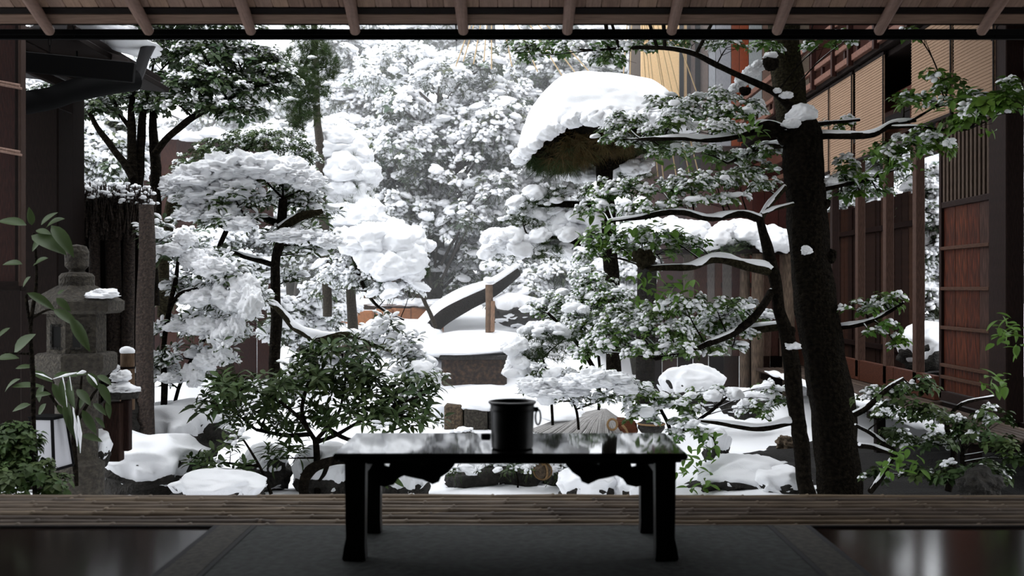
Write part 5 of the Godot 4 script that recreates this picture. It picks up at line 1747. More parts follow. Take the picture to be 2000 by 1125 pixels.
func build_right_trees() -> void:
	# snow-capped umbrella pine
	var d := 10.0
	var up := thing("umbrella_pine", P(1180, 700, d), "garden pine with a wide smooth snow cap over brown shaggy needles right of the middle", "pine tree")
	var uc := []
	uc.append(stem(up, "trunk", [[1200, 760], [1195, 560], [1188, 440], [1182, 350], [1180, 290]], [16, 15, 15, 17, 18], d, M.bark_dark, 0.1))
	uc.append(stem(up, "branch", [[1190, 480], [1130, 470], [1060, 460], [1000, 470]], [9, 8, 6, 4], d, M.bark_dark, 0.5))
	uc.append(stem(up, "branch", [[1186, 400], [1120, 400], [1050, 400]], [8, 7, 4], d, M.bark_dark, 0.5))
	uc.append(stem(up, "branch", [[1185, 330], [1240, 300], [1300, 270]], [9, 8, 5], d, M.bark_dark, 0.5))
	uc.append(stem(up, "branch", [[1185, 330], [1120, 290], [1050, 280]], [9, 8, 5], d, M.bark_dark, 0.5))
	var cap := MB.new()
	var g := ico(5)
	var cc := P(1180, 232, d)
	for q: Vector3 in g[0]:
		var x := q.x * 0.80
		var zz := q.z * 0.72
		var y := 0.0
		if q.y > 0:
			y = pow(q.y, 0.85) * 0.41
		else:
			y = q.y * 0.10
		y *= 1.0 - 0.12 * q.x
		var edge := pow(sqrt(q.x * q.x + q.z * q.z), 3.0)
		y -= edge * 0.10
		if q.x < -0.45:
			y -= pow((-q.x - 0.45) / 0.55, 1.3) * 0.30
		if q.x > 0.5:
			y -= (q.x - 0.5) * 0.12
		var nn := noise.get_noise_3dv(q * 12.0) * 0.04 + noise.get_noise_3dv(q * 60.0) * 0.016 * edge
		if q.y < 0.15:
			nn += noise.get_noise_3dv(Vector3(q.x * 140, 0, q.z * 140)) * 0.05
		cap.vert(cc + Vector3(x, y, zz) * (1.0 + 0.05 * noise.get_noise_3dv(q * 18.0)) + q * nn)
	var fc: Array = g[1]
	for i in range(0, fc.size(), 3):
		cap.tri_i(fc[i], fc[i + 1], fc[i + 2])
	part("snow_cap", cap, M.snow, up)
	var core := MB.new()
	blob(core, P(1165, 262, d), Vector3(0.60, 0.20, 0.55), 0.35, 1.5, 4, 1.0, 3.0)
	blob(core, P(1075, 285, d), Vector3(0.20, 0.16, 0.3), 0.4, 1.5, 3, 1.0, 4.0)
	part("needle_bed", core, M.bark_dark, up).set_meta("kind", "stuff")
	var br := []
	var upads := [[1075, 275, 50, 32, d], [1130, 270, 60, 40, d - 0.2], [1190, 262, 60, 34, d - 0.3], [1110, 295, 50, 30, d - 0.2], [1250, 255, 60, 30, d - 0.2], [1050, 300, 30, 25, d], [1160, 255, 90, 25, d + 0.1], [1300, 250, 40, 20, d], [1085, 315, 40, 18, d]]
	for q: Array in upads:
		var dd: float = q[4]
		var r := Vector3(q[2] / F * dd, q[3] / F * dd, q[2] / F * dd)
		fill(br, P(q[0], q[1], dd), r, int(r.x * r.y / 0.00020), 0.7, 1.3, -1.0, 0.0, 0.25)
	strew("needles", "shag", M.needle_brown, br.slice(0, br.size() / 2), up)
	strew("needles", "shag", M.needle, br.slice(br.size() / 2), up)
	# snow that clings to the cap's rim in clods
	var rim := []
	for i in 90:
		var a := rr(PI * 0.02, PI * 1.05)
		var x := -cos(a)
		var p := cc + Vector3(x * 0.78, -0.10 - (pow((-x - 0.45) / 0.55, 1.3) * 0.30 if x < -0.45 else 0.0), sin(a) * 0.70)
		rim.append(Transform3D(Basis().rotated(Vector3.UP, rr(0, 6)).scaled(Vector3(1, 0.9, 1) * rr(0.07, 0.18)), p + rdir() * 0.03))
	strew("snow", "clod", M.snow, rim, up)
	var low := [[1000, 480, 45, 22, d], [985, 490, 28, 28, d - 0.1], [1060, 480, 50, 22, d], [1050, 400, 50, 22, d], [1020, 430, 45, 22, d + 0.1], [1100, 430, 40, 25, d + 0.1], [1090, 380, 50, 16, d], [1060, 500, 50, 14, d], [1230, 340, 50, 14, d + 0.2], [1180, 330, 60, 14, d + 0.5]]
	boughs(up, uc, low, 0.009, M.bark_dark, 0.6)
	foliage(up, low, "needles", M.needle, {"snow": 0.3, "dens": 2.2, "lumps": 0.06, "l0": 0.10, "l1": 0.22, "lump": "clod", "low": -0.8})
	var heavy := []
	for q: Array in [[985, 465, 30, 18, d - 0.12], [1000, 490, 26, 20, d - 0.12], [970, 490, 16, 22, d - 0.15], [1130, 430, 40, 16, d + 0.1], [1230, 335, 60, 14, d + 0.3], [1150, 345, 40, 14, d + 0.4], [1110, 460, 30, 18, d]]:
		var dd: float = q[4]
		lumps(heavy, P(q[0], q[1], dd), Vector3(q[2], q[3], q[2]) / F * dd, 16, 0.10, 0.2, -0.2, 0.8)
	strew("snow", "clod", M.snow, heavy, up)
	# straw ropes that hold the boughs up, from a pole head above
	var rp := thing("snow_ropes", P(1300, 0, 10.6), "fan of thin tan straw ropes holding up the boughs behind the snow-capped pine", "rope", "")
	var apex := P(1240, -160, 10.7)
	for q: Array in [[1262, 180], [1300, 190], [1360, 178], [1285, 345], [1296, 350], [1322, 352], [1346, 338], [1366, 345], [1225, 330], [1205, 320]]:
		var e := P(q[0], q[1], 10.9)
		part("rope", MB.new().tube([apex, e], [0.006, 0.006], 5), M.rope, rp)
	var rp2 := thing("snow_ropes", P(1000, 0, 13.0), "fan of thin pale straw ropes at the top middle, left of the snow-capped pine", "rope", "")
	apex = P(960, -70, 13.0)
	for q: Array in [[890, 130], [905, 120], [925, 125], [945, 120], [960, 135], [1050, 140], [1098, 148], [1000, 130], [1130, 150], [1160, 150]]:
		part("rope", MB.new().tube([apex, P(q[0], q[1], 12.9)], [0.008, 0.008], 5), M.rope, rp2)

	# snowy evergreen with the thick trunk
	d = 6.8
	var mt := thing("thick_trunk_tree", P(1640, 985, d), "evergreen with a thick dark leaning trunk and snow on its cut shoulder at right", "tree")
	var mc := []
	var trunk := stem(mt, "trunk", [[1646, 1000], [1644, 960], [1632, 860], [1612, 700], [1595, 600], [1581, 500], [1573, 400], [1566, 320], [1566, 262], [1560, 232]], [46, 42, 43, 43, 41, 40, 38, 41, 38, 26], d, M.bark_dark, 0.0, 0.2)
	mc.append(trunk)
	mc.append(stem(mt, "upper_trunk", [[1560, 300, 0.05], [1545, 210, 0.1], [1537, 140, 0.15], [1532, 60, 0.2], [1525, -120, 0.3]], [34, 31, 32, 32, 30], d + 0.1, M.bark_moss, 0.0, 0.15))
	for q: Array in [[1505, 125, 16, 12], [1455, 178, 12, 8], [1622, 500, 12, 14], [1530, 270, 14, 12], [1612, 398, 10, 10]]:
		part("burl", blob(MB.new(), P(q[0], q[1], d - 0.05), Vector3(q[2], q[3], q[2]) / F * d, 0.3, 1.0, 3), M.bark_dark, mt)
	var sh := MB.new()
	blob(sh, P(1566, 228, d - 0.03), Vector3(0.098, 0.070, 0.10), 0.25, 1.0, 4, 0.7, 3.0)
	blob(sh, P(1545, 242, d - 0.10), Vector3(0.055, 0.035, 0.06), 0.3, 1.0, 4, 0.7, 13.0)
	blob(sh, P(1535, 188, d - 0.02), Vector3(0.045, 0.026, 0.04), 0.3, 1.2, 4, 0.6, 4.0)
	blob(sh, P(1518, 178, d - 0.03), Vector3(0.028, 0.022, 0.03), 0.3, 1.2, 3, 0.6, 5.0)
	blob(sh, P(1504, 110, d), Vector3(0.045, 0.028, 0.04), 0.3, 1.2, 4, 0.6, 6.0)
	for q: Array in [[1482, 130, 0.05, 0.04], [1464, 146, 0.055, 0.045], [1450, 158, 0.045, 0.04], [1436, 172, 0.035, 0.032], [1428, 182, 0.02, 0.02]]:
		blob(sh, P(q[0], q[1], d + 0.05), Vector3(q[2], q[3], 0.045), 0.35, 1.2, 4, 0.8, q[0])
	blob(sh, P(1575, 490, d - 0.135), Vector3(0.034, 0.030, 0.022), 0.4, 1.2, 4, 0.8, 9.0)
	blob(sh, P(1622, 355, d - 0.05), Vector3(0.05, 0.032, 0.04), 0.3, 1.2, 4, 0.6, 10.0)
	part("trunk_snow", sh, M.snow, mt).set_meta("kind", "stuff")
	mc.append(stem(mt, "branch", [[1535, 262], [1480, 257, -0.1], [1430, 266, -0.2], [1380, 273, -0.2], [1310, 270, -0.2], [1250, 272, -0.1]], [10, 8, 7, 6, 5, 3], d, M.bark_dark, 1.0))
	mc.append(stem(mt, "branch", [[1530, 255], [1490, 244, -0.1], [1440, 256, -0.1], [1410, 238, 0.0], [1395, 225, 0.0]], [9, 7, 6, 4, 3], d, M.bark_dark, 1.0))
	mc.append(stem(mt, "branch", [[1530, 285], [1490, 290, 0.1], [1450, 305, 0.2], [1420, 318, 0.2]], [8, 7, 5, 3], d, M.bark_moss, 0.9))
	mc.append(stem(mt, "branch", [[1545, 215], [1515, 183], [1460, 152, -0.1], [1400, 126, -0.1], [1330, 98, -0.1], [1250, 92, 0.0], [1160, 98, 0.1]], [9, 7, 6, 6, 5, 4, 2], d, M.bark_dark, 0.55))
	mc.append(stem(mt, "branch", [[1590, 265], [1650, 266, -0.1], [1708, 263, -0.2], [1745, 243, -0.2], [1790, 236, -0.2]], [9, 7, 7, 6, 3], d, M.bark_dark, 0.95))
	mc.append(stem(mt, "branch", [[1735, 250, -0.2], [1800, 248, -0.3], [1850, 254, -0.3], [1890, 252, -0.4]], [4, 3, 3, 2], d, M.bark_dark, 0.8))
	mc.append(stem(mt, "branch", [[1775, 240, -0.2], [1815, 215, -0.3], [1850, 190, -0.3]], [3, 2.5, 2], d, M.bark_dark, 0.5))
	mc.append(stem(mt, "branch", [[1600, 370], [1645, 360, 0.0], [1690, 350, 0.0], [1735, 335, -0.1]], [6, 5, 4, 3], d, M.bark_dark, 1.0))
	mc.append(stem(mt, "branch", [[1625, 642], [1685, 632, -0.1], [1730, 612, -0.1], [1765, 590, -0.2]], [6, 5, 4, 2], d, M.bark_dark, 1.0))
	mc.append(stem(mt, "branch", [[1590, 245], [1630, 240], [1680, 235]], [5, 4, 3], d, M.bark_dark, 0.9))
	var mp := [[1300, 205, 45, 22, 7.0], [1350, 220, 60, 28, 6.8], [1400, 195, 45, 20, 6.9], [1420, 225, 50, 25, 6.7], [1460, 220, 45, 22, 6.8], [1310, 245, 50, 18, 6.7], [1390, 255, 60, 16, 6.6], [1225, 245, 50, 22, 6.9], [1195, 270, 40, 24, 6.9], [1260, 262, 50, 16, 6.8], [1490, 300, 35, 22, 6.9], [1430, 315, 50, 22, 7.0], [1375, 300, 50, 16, 6.9], [1310, 295, 50, 14, 6.9], [1480, 340, 50, 18, 7.0], [1240, 285, 40, 14, 6.9]]
	boughs(mt, mc, mp, 0.007, M.bark_dark, 1.0)
	foliage(mt, mp, "broad", M.leaf_holly, {"snow": 0.7, "dens": 2.5, "s0": 0.6, "s1": 0.95, "lumps": 0.015, "l0": 0.03, "l1": 0.07})
	var mp2 := [[1650, 345, 30, 40, 6.8], [1640, 380, 30, 20, 6.9], [1690, 350, 50, 14, 6.8], [1680, 378, 45, 14, 6.9], [1715, 375, 30, 12, 6.8], [1735, 305, 45, 26, 6.6], [1775, 290, 40, 34, 6.6], [1800, 275, 45, 28, 6.5], [1760, 330, 35, 14, 6.6], [1830, 290, 40, 26, 6.4], [1765, 205, 30, 22, 6.6], [1810, 195, 35, 14, 6.6], [1690, 605, 42, 16, 6.7], [1725, 590, 35, 20, 6.7], [1745, 585, 30, 14, 6.6], [1730, 640, 30, 22, 6.6], [1755, 675, 28, 16, 6.6], [1700, 655, 30, 14, 6.6], [1640, 250, 35, 14, 6.9], [1600, 88, 45, 12, 6.6], [1650, 80, 40, 14, 6.6], [1500, 92, 40, 16, 6.9], [1790, 66, 40, 10, 6.5]]
	boughs(mt, mc, mp2, 0.006, M.bark_dark, 0.9)
	foliage(mt, mp2, "broad", M.leaf_green, {"snow": 0.5, "dens": 1.5, "s0": 0.75, "s1": 1.15})
	var mp3 := [[1880, 225, 50, 26, 6.2], [1920, 205, 45, 30, 6.1], [1900, 245, 50, 14, 6.2], [1955, 215, 40, 30, 6.0], [1975, 190, 30, 30, 6.0], [1850, 170, 36, 18, 6.4], [1830, 150, 30, 10, 6.4], [1860, 205, 36, 12, 6.4]]
	boughs(mt, mc, mp3, 0.005, M.bark_dark, 0.5)
	foliage(mt, mp3, "broad", M.leaf_green, {"snow": 0.2, "dens": 1.3, "s0": 1.0, "s1": 1.5})
	var mp4 := [[1150, 95, 60, 14, 6.9], [1080, 95, 60, 14, 7.0], [1040, 110, 35, 14, 7.0], [1220, 92, 50, 16, 6.9], [1200, 120, 50, 14, 6.9], [1280, 88, 50, 16, 6.9], [1420, 92, 50, 14, 6.8], [1350, 84, 40, 12, 6.8], [1020, 95, 40, 10, 7.1]]
	boughs(mt, mc, mp4, 0.005, M.bark_dark, 0.8)
	foliage(mt, mp4, "broad", M.leaf_holly, {"snow": 0.6, "dens": 2.2, "s0": 0.65, "s1": 1.0})

	var crown := []
	for i in 44:
		crown.append([rr(1100, 1850), rr(-620, -90), 120, 60, rr(5.6, 8.4)])
	boughs(mt, mc, crown, 0.012, M.bark_dark, 0.0)
	foliage(mt, crown, "broad", M.leaf_holly, {"snow": 0.6, "dens": 0.45, "s0": 1.3, "s1": 2.0, "lumps": 0.10, "l0": 0.1, "l1": 0.25})

	# thinner trunk before it
	d = 6.6
	var tt := thing("thin_trunk_tree", P(1580, 985, d), "slender crooked dark tree with snowy boughs reaching left, beside the thick trunk", "tree")
	var tc := []
	tc.append(stem(tt, "trunk", [[1582, 1000], [1576, 930], [1566, 860], [1555, 790], [1544, 700], [1533, 640], [1516, 565], [1503, 510], [1491, 455], [1486, 425]], [16, 16, 16, 17, 16, 14, 11, 12, 9, 8], d, M.bark_dark, 0.0))
	part("burl", blob(MB.new(), P(1537, 650, d), Vector3(0.05, 0.045, 0.05), 0.3, 1.0, 3), M.bark_dark, tt)
	part("trunk_snow", blob(MB.new(), P(1548, 678, d - 0.02), Vector3(0.05, 0.035, 0.045), 0.4, 1.2, 3, 0.5), M.snow, tt)
	tc.append(stem(tt, "branch", [[1486, 428], [1440, 420, -0.1], [1380, 427, -0.2], [1320, 414, -0.3], [1255, 425, -0.3], [1190, 432, -0.3]], [8, 7, 6, 6, 5, 3], d, M.bark_dark, 1.0))
	tc.append(stem(tt, "branch", [[1486, 428], [1508, 398, 0.05], [1535, 366, 0.1]], [8, 7, 6], d, M.bark_moss, 1.0))
	tc.append(stem(tt, "branch", [[1488, 420], [1515, 408, 0.05], [1550, 400, 0.1]], [5, 4, 4], d, M.bark_moss, 1.0))
	tc.append(stem(tt, "branch", [[1500, 528], [1450, 517, -0.1], [1395, 507, -0.1], [1345, 520, -0.2], [1265, 525, -0.2]], [11, 10, 9, 7, 5], d, M.bark_moss, 0.95))
	tc.append(stem(tt, "branch", [[1506, 570], [1485, 610, -0.1], [1440, 645, -0.1], [1390, 668, -0.2], [1340, 690, -0.2], [1280, 702, -0.3]], [8, 8, 7, 7, 5, 4], d, M.bark_dark, 0.6))
	tc.append(stem(tt, "branch", [[1536, 640, 0.1], [1480, 640, 0.2], [1420, 650, 0.3], [1370, 648, 0.3]], [9, 10, 8, 5], d, M.bark_moss, 0.8))
	tc.append(stem(tt, "branch", [[1550, 826, 0.0], [1490, 836, 0.0], [1430, 828, 0.0], [1370, 822, 0.1]], [7, 7, 6, 3], d, M.bark_dark, 1.0))
	part("branch_knob", blob(MB.new(), P(1258, 505, d - 0.2), Vector3(0.06, 0.055, 0.05), 0.5, 1.5, 3), M.bark_moss, tt)
	var tp := [[1180, 375, 40, 22, 6.6], [1230, 375, 50, 24, 6.5], [1290, 370, 50, 24, 6.5], [1350, 365, 50, 24, 6.4], [1400, 355, 50, 22, 6.5], [1445, 355, 45, 18, 6.6], [1490, 365, 40, 16, 6.7], [1260, 410, 60, 14, 6.4], [1340, 400, 60, 14, 6.4], [1420, 395, 50, 14, 6.5], [1170, 410, 40, 16, 6.5]]
	boughs(tt, tc, tp, 0.006, M.bark_dark, 1.0)
	foliage(tt, tp, "broad", M.leaf_holly, {"snow": 0.7, "dens": 2.5, "s0": 0.6, "s1": 0.95, "lumps": 0.015, "l0": 0.03, "l1": 0.07})
	var tp2 := [[1250, 465, 60, 22, 6.6], [1310, 470, 50, 20, 6.6], [1180, 470, 45, 26, 6.7], [1220, 500, 45, 24, 6.6], [1160, 500, 40, 22, 6.8], [1360, 480, 45, 16, 6.6], [1280, 495, 50, 12, 6.6]]
	boughs(tt, tc, tp2, 0.006, M.bark_dark, 0.9)
	foliage(tt, tp2, "broad", M.leaf_green, {"snow": 0.6, "dens": 1.9, "s0": 0.65, "s1": 1.0})
	var tp3 := [[1290, 610, 50, 26, 6.5], [1340, 600, 50, 24, 6.4], [1400, 605, 50, 22, 6.5], [1450, 600, 40, 18, 6.6], [1240, 640, 50, 28, 6.5], [1300, 650, 50, 22, 6.4], [1190, 665, 55, 28, 6.5], [1250, 690, 50, 22, 6.4], [1330, 690, 45, 22, 6.3], [1390, 690, 45, 20, 6.5], [1430, 680, 30, 14, 6.6], [1420, 630, 60, 24, 6.7], [1375, 640, 60, 24, 6.8], [1460, 655, 40, 18, 6.8], [1350, 665, 60, 22, 6.7], [1440, 620, 40, 18, 6.9], [1480, 620, 30, 14, 6.9], [1210, 620, 50, 25, 6.7], [1150, 690, 45, 22, 6.6]]
	boughs(tt, tc, tp3, 0.006, M.bark_dark, 1.0)
	foliage(tt, tp3, "broad", M.leaf_holly, {"snow": 0.7, "dens": 2.5, "s0": 0.6, "s1": 0.95, "lumps": 0.015, "l0": 0.03, "l1": 0.08})
	leaf_parts(tt, 120, [[1330, 560, 30, 20, 6.3], [1180, 440, 60, 30, 6.4], [1280, 450, 60, 20, 6.4], [1260, 560, 30, 30, 6.4]])
	leaf_parts(mt, 160, [[1470, 250, 25, 30, 6.6], [1345, 310, 60, 20, 6.7], [1900, 225, 60, 40, 6.0], [1760, 300, 60, 40, 6.4], [1795, 190, 40, 20, 6.4]])

	# heavy snowy holly behind, left of the thin trunk
	var hb := thing("snowy_holly", P(1160, 740, 7.8), "rounded holly bush crusted with snow left of the two dark log posts", "bush")
	var hc := [stem(hb, "stem", [[1170, 800], [1172, 720], [1160, 640], [1150, 580]], [3, 3, 3, 2], 8.0, M.bark_dark, 0.3), stem(hb, "stem", [[1172, 740], [1120, 660], [1070, 610]], [5, 4, 3], 7.8, M.bark_dark, 0.5)]
	var hp := [[1160, 560, 50, 24, 7.8], [1200, 585, 50, 26, 7.7], [1130, 590, 50, 24, 7.8], [1090, 590, 40, 26, 8.0], [1060, 610, 35, 22, 8.0], [1150, 625, 60, 28, 7.7], [1200, 640, 50, 26, 7.6], [1100, 630, 40, 22, 7.9], [1120, 660, 50, 20, 7.8], [1140, 535, 25, 16, 7.9]]
	boughs(hb, hc, hp, 0.007, M.bark_dark, 0.9)
	foliage(hb, hp, "broad", M.leaf_holly, {"snow": 0.85, "dens": 2.6, "s0": 0.6, "s1": 0.95, "lumps": 0.07, "l0": 0.04, "l1": 0.12, "lump": "clod"})
	# small rounded pine to its left, front snow pad
	var rp3 := thing("clipped_round_pine", P(1060, 770, 7.5), "small dark clipped pine with snow on its left side, beside the stone slab", "pine tree")
	var rc := [stem(rp3, "stem", [[1080, 830], [1075, 760], [1060, 700]], [3, 3, 2], 7.5, M.bark_dark, 0.2)]
	var rpp := [[1050, 680, 50, 26, 7.5], [1030, 700, 40, 28, 7.4], [1080, 690, 45, 24, 7.5], [1060, 655, 40, 16, 7.6], [1100, 665, 40, 18, 7.6]]
	boughs(rp3, rc, rpp, 0.006, M.bark_dark, 0.5)
	foliage(rp3, rpp, "needles", M.needle, {"snow": 0.22, "dens": 2.6, "s0": 0.6, "s1": 1.0, "low": -0.9})
	var rl := []
	for q: Array in [[1000, 690, 16, 30, 7.3], [1010, 720, 14, 20, 7.3], [1060, 645, 40, 6, 7.6]]:
		lumps(rl, P(q[0], q[1], q[4]), Vector3(q[2], q[3], q[2]) / F * 7.4, 12, 0.06, 0.13, -0.4, 0.8)
	strew("snow", "clod", M.snow, rl, rp3)
	var sp3 := thing("snow_pad_bush", P(1120, 810, 7.35), "low spreading bush topped with thick snow clumps over the straw cover", "bush")
	var s3c := [stem(sp3, "stem", [[1130, 840], [1125, 800], [1110, 770]], [2.5, 2.5, 2], 7.35, M.bark_dark, 0.2)]
	var s3p := [[1040, 760, 40, 18, 7.35], [1080, 755, 50, 20, 7.3], [1130, 745, 50, 20, 7.35], [1180, 750, 50, 20, 7.3], [1100, 785, 60, 14, 7.3], [1170, 785, 50, 14, 7.25], [1225, 765, 40, 20, 7.25], [1060, 735, 40, 14, 7.3]]
	boughs(sp3, s3c, s3p, 0.006, M.bark_dark, 0.6)
	foliage(sp3, s3p, "narrow", M.leaf_dark, {"snow": 0.7, "dens": 1.2, "s0": 0.6, "s1": 1.0, "lumps": 0.10, "l0": 0.05, "l1": 0.12, "lump": "clod", "lh": 0.8})
	snow_mass(sp3, [[1045, 752, 30, 13], [1082, 752, 34, 16], [1120, 748, 32, 14], [1158, 742, 34, 17], [1192, 742, 34, 16], [1222, 760, 24, 12], [1105, 765, 40, 12], [1065, 768, 30, 10]], 7.2, 0.5, 1.3, 1.1)
	# sparse snowy camellia in front of the bright snow
	var sc := thing("sparse_camellia", P(1290, 900, 7.4), "loose snowy broad-leaved shrub in front of the bright snow patch right of the straw cover", "shrub")
	var s4 := [stem(sc, "stem", [[1300, 930], [1310, 850], [1290, 800], [1270, 770]], [4, 4, 3, 2], 7.4, M.bark_dark, 0.5), stem(sc, "stem", [[1308, 860], [1350, 830], [1390, 800], [1420, 775]], [4, 3, 3, 2], 7.4, M.bark_dark, 0.8), stem(sc, "stem", [[1345, 835], [1390, 850], [1400, 890]], [2.5, 2, 1.5], 7.3, M.bark_dark, 0.4)]
	var scp := [[1260, 775, 45, 24, 7.4], [1300, 790, 45, 20, 7.4], [1250, 815, 35, 22, 7.3], [1340, 795, 40, 18, 7.4], [1380, 775, 40, 18, 7.5], [1410, 770, 30, 12, 7.5], [1340, 830, 40, 18, 7.3], [1370, 855, 28, 18, 7.3], [1320, 860, 30, 20, 7.3], [1480, 800, 45, 22, 8.2], [1520, 780, 30, 24, 8.2], [1500, 760, 25, 14, 8.2]]
	boughs(sc, s4, scp, 0.004, M.bark_dark, 0.9)
	foliage(sc, scp, "broad", M.leaf_holly, {"snow": 0.7, "dens": 1.3, "s0": 0.75, "s1": 1.15, "lumps": 0.04, "l0": 0.05, "l1": 0.12, "lump": "clod"})
	leaf_parts(sc, 60, [[1385, 870, 20, 30, 7.2], [1340, 900, 30, 30, 7.1], [1370, 940, 30, 20, 7.0]])
	# shaded shrub at the lower right
	var lr := thing("shaded_shrub", P(1780, 960, 6.0), "dim straggly shrub with snowy twigs in the lower right corner", "shrub")
	var lc := []
	for q: Array in [[[1700, 960], [1740, 900], [1745, 880], [1700, 845], [1670, 830]], [[1850, 960], [1862, 880], [1850, 830], [1880, 790], [1940, 775]], [[1890, 960], [1880, 890], [1900, 850]], [[1665, 810], [1700, 790], [1740, 755], [1765, 740]], [[1680, 870], [1710, 872], [1745, 885]]]:
		var pq := []
		for k in q.size():
			pq.append([q[k][0], q[k][1], rr(-0.1, 0.1)])
		lc.append(stem(lr, "stem", pq, [6, 6, 5, 4, 3], 6.0, M.bark_dark, 0.75))
	var lp := [[1700, 775, 35, 18, 6.1], [1750, 770, 40, 20, 6.0], [1790, 760, 40, 20, 6.0], [1740, 810, 50, 24, 6.0], [1800, 810, 50, 26, 5.9], [1850, 830, 50, 26, 5.8], [1900, 850, 50, 26, 5.7], [1760, 860, 50, 22, 6.1], [1820, 870, 50, 20, 6.0], [1940, 820, 40, 24, 5.6], [1960, 870, 40, 20, 5.6], [1710, 930, 30, 20, 6.1], [1790, 930, 50, 18, 5.9], [1860, 925, 50, 22, 5.8], [1930, 925, 50, 24, 5.7], [1985, 900, 30, 30, 5.5]]
	boughs(lr, lc, lp, 0.005, M.bark_dark, 0.8)
	foliage(lr, lp, "broad", M.leaf_dark, {"snow": 0.22, "dens": 2.6, "s0": 0.6, "s1": 1.0})
	leaf_parts(lr, 90, [[1765, 895, 35, 28, 5.6], [1740, 905, 25, 20, 5.6], [1970, 660, 30, 24, 5.2], [1945, 745, 25, 16, 5.3], [1960, 640, 24, 20, 5.2]])


# leaves of their own, one node each, spread in pads
func leaf_parts(o: Node, n: int, pads: Array) -> void:
	for i in n:
		var q: Array = pads[i % pads.size()]
		var dd: float = q[4]
		var c := P(q[0] + rr(-1, 1) * q[2], q[1] + rr(-1, 1) * q[3], dd + rr(-0.15, 0.15))
		var z := Vector3(rr(-1, 1), rr(-0.7, 0.3), rr(-0.6, 1)).normalized()
		var x := (Vector3.UP + rdir() * 0.4).cross(z).normalized()
		var l := rr(0.05, 0.085)
		single("leaf", K["big%d" % (i % 3)], M.leaf_green, Transform3D(Basis(x * l * 1.15, z.cross(x) * l, z * l), c), o)


# ------------------------------------------------------------------ trees behind

func build_forest() -> void:
	var list := [
		["broad snowy evergreen whose crown fills the centre of the background", 860.0, 330.0, 16.0, 215.0, 235.0, 70, 0.85],
		["snowy evergreen crown behind the pale straw ropes at the top middle", 1130.0, 170.0, 17.5, 170.0, 130.0, 36, 0.8],
		["snowy evergreen crown left of the central one, beside the feathery conifer", 700.0, 190.0, 18.5, 130.0, 150.0, 34, 0.8],
		["lower snowy evergreen between the domed pad tree and the snow cones", 560.0, 400.0, 17.0, 130.0, 170.0, 34, 0.85],
		["snowy evergreen behind the umbrella pine's left edge", 1040.0, 440.0, 17.0, 130.0, 160.0, 34, 0.9],
		["frosted shrub seen between the stems at the upper left", 205.0, 300.0, 11.4, 105.0, 90.0, 44, 0.85],
		["tall snowy tree far behind the upper left evergreen", 400.0, 190.0, 21.0, 190.0, 170.0, 34, 0.8],
		["tall pale snowy tree at the far back behind the centre crown", 960.0, 60.0, 22.0, 260.0, 150.0, 44, 0.85],
		["snow-covered bush low behind the orange-brown wall", 800.0, 530.0, 17.2, 120.0, 60.0, 30, 0.9],
		["snow-covered bush low behind the prop post", 1060.0, 560.0, 15.2, 120.0, 60.0, 30, 0.95],
		["snowy bush beyond the gap beside the lattice door", 1825.0, 520.0, 12.2, 60.0, 190.0, 40, 0.9],
		["far snowy tree rising at the left edge behind the wing roof", 90.0, 230.0, 19.0, 160.0, 160.0, 30, 0.8],
		["snowy tree far behind the house front", 1420.0, 60.0, 23.0, 220.0, 180.0, 30, 0.85],
		["snowy tree closing the far background left of the centre", 620.0, 330.0, 24.0, 220.0, 260.0, 40, 0.85],
		["snowy tree closing the far background right of the centre", 1080.0, 320.0, 24.0, 220.0, 260.0, 40, 0.85],
		["snowy shrub seen past the house post at the far right", 1992.0, 420.0, 9.2, 40.0, 200.0, 26, 0.9],
		["snowy bush filling the gap left of the two dark log posts", 1215.0, 520.0, 14.6, 60.0, 130.0, 26, 0.9],
		["snowy bush behind the domed pad tree, before the shed wall", 420.0, 530.0, 11.6, 130.0, 130.0, 40, 0.85],
		["snowy tree rising over the plank wall inside the right corridor", 1680.0, 330.0, 16.5, 110.0, 110.0, 30, 0.85],
		["snowy tree in the yard behind the right house, past the heavy post", 2300.0, 430.0, 13.0, 330.0, 330.0, 40, 0.85],
		["snowy hedge tree closing the yard far behind the right house", 1800.0, 430.0, 22.0, 330.0, 260.0, 40, 0.85],
		["light snowy shrub below the sagging bough left of the middle", 600.0, 620.0, 12.4, 90.0, 60.0, 22, 0.95],
	]
	for q: Array in list:
		far_tree(q)


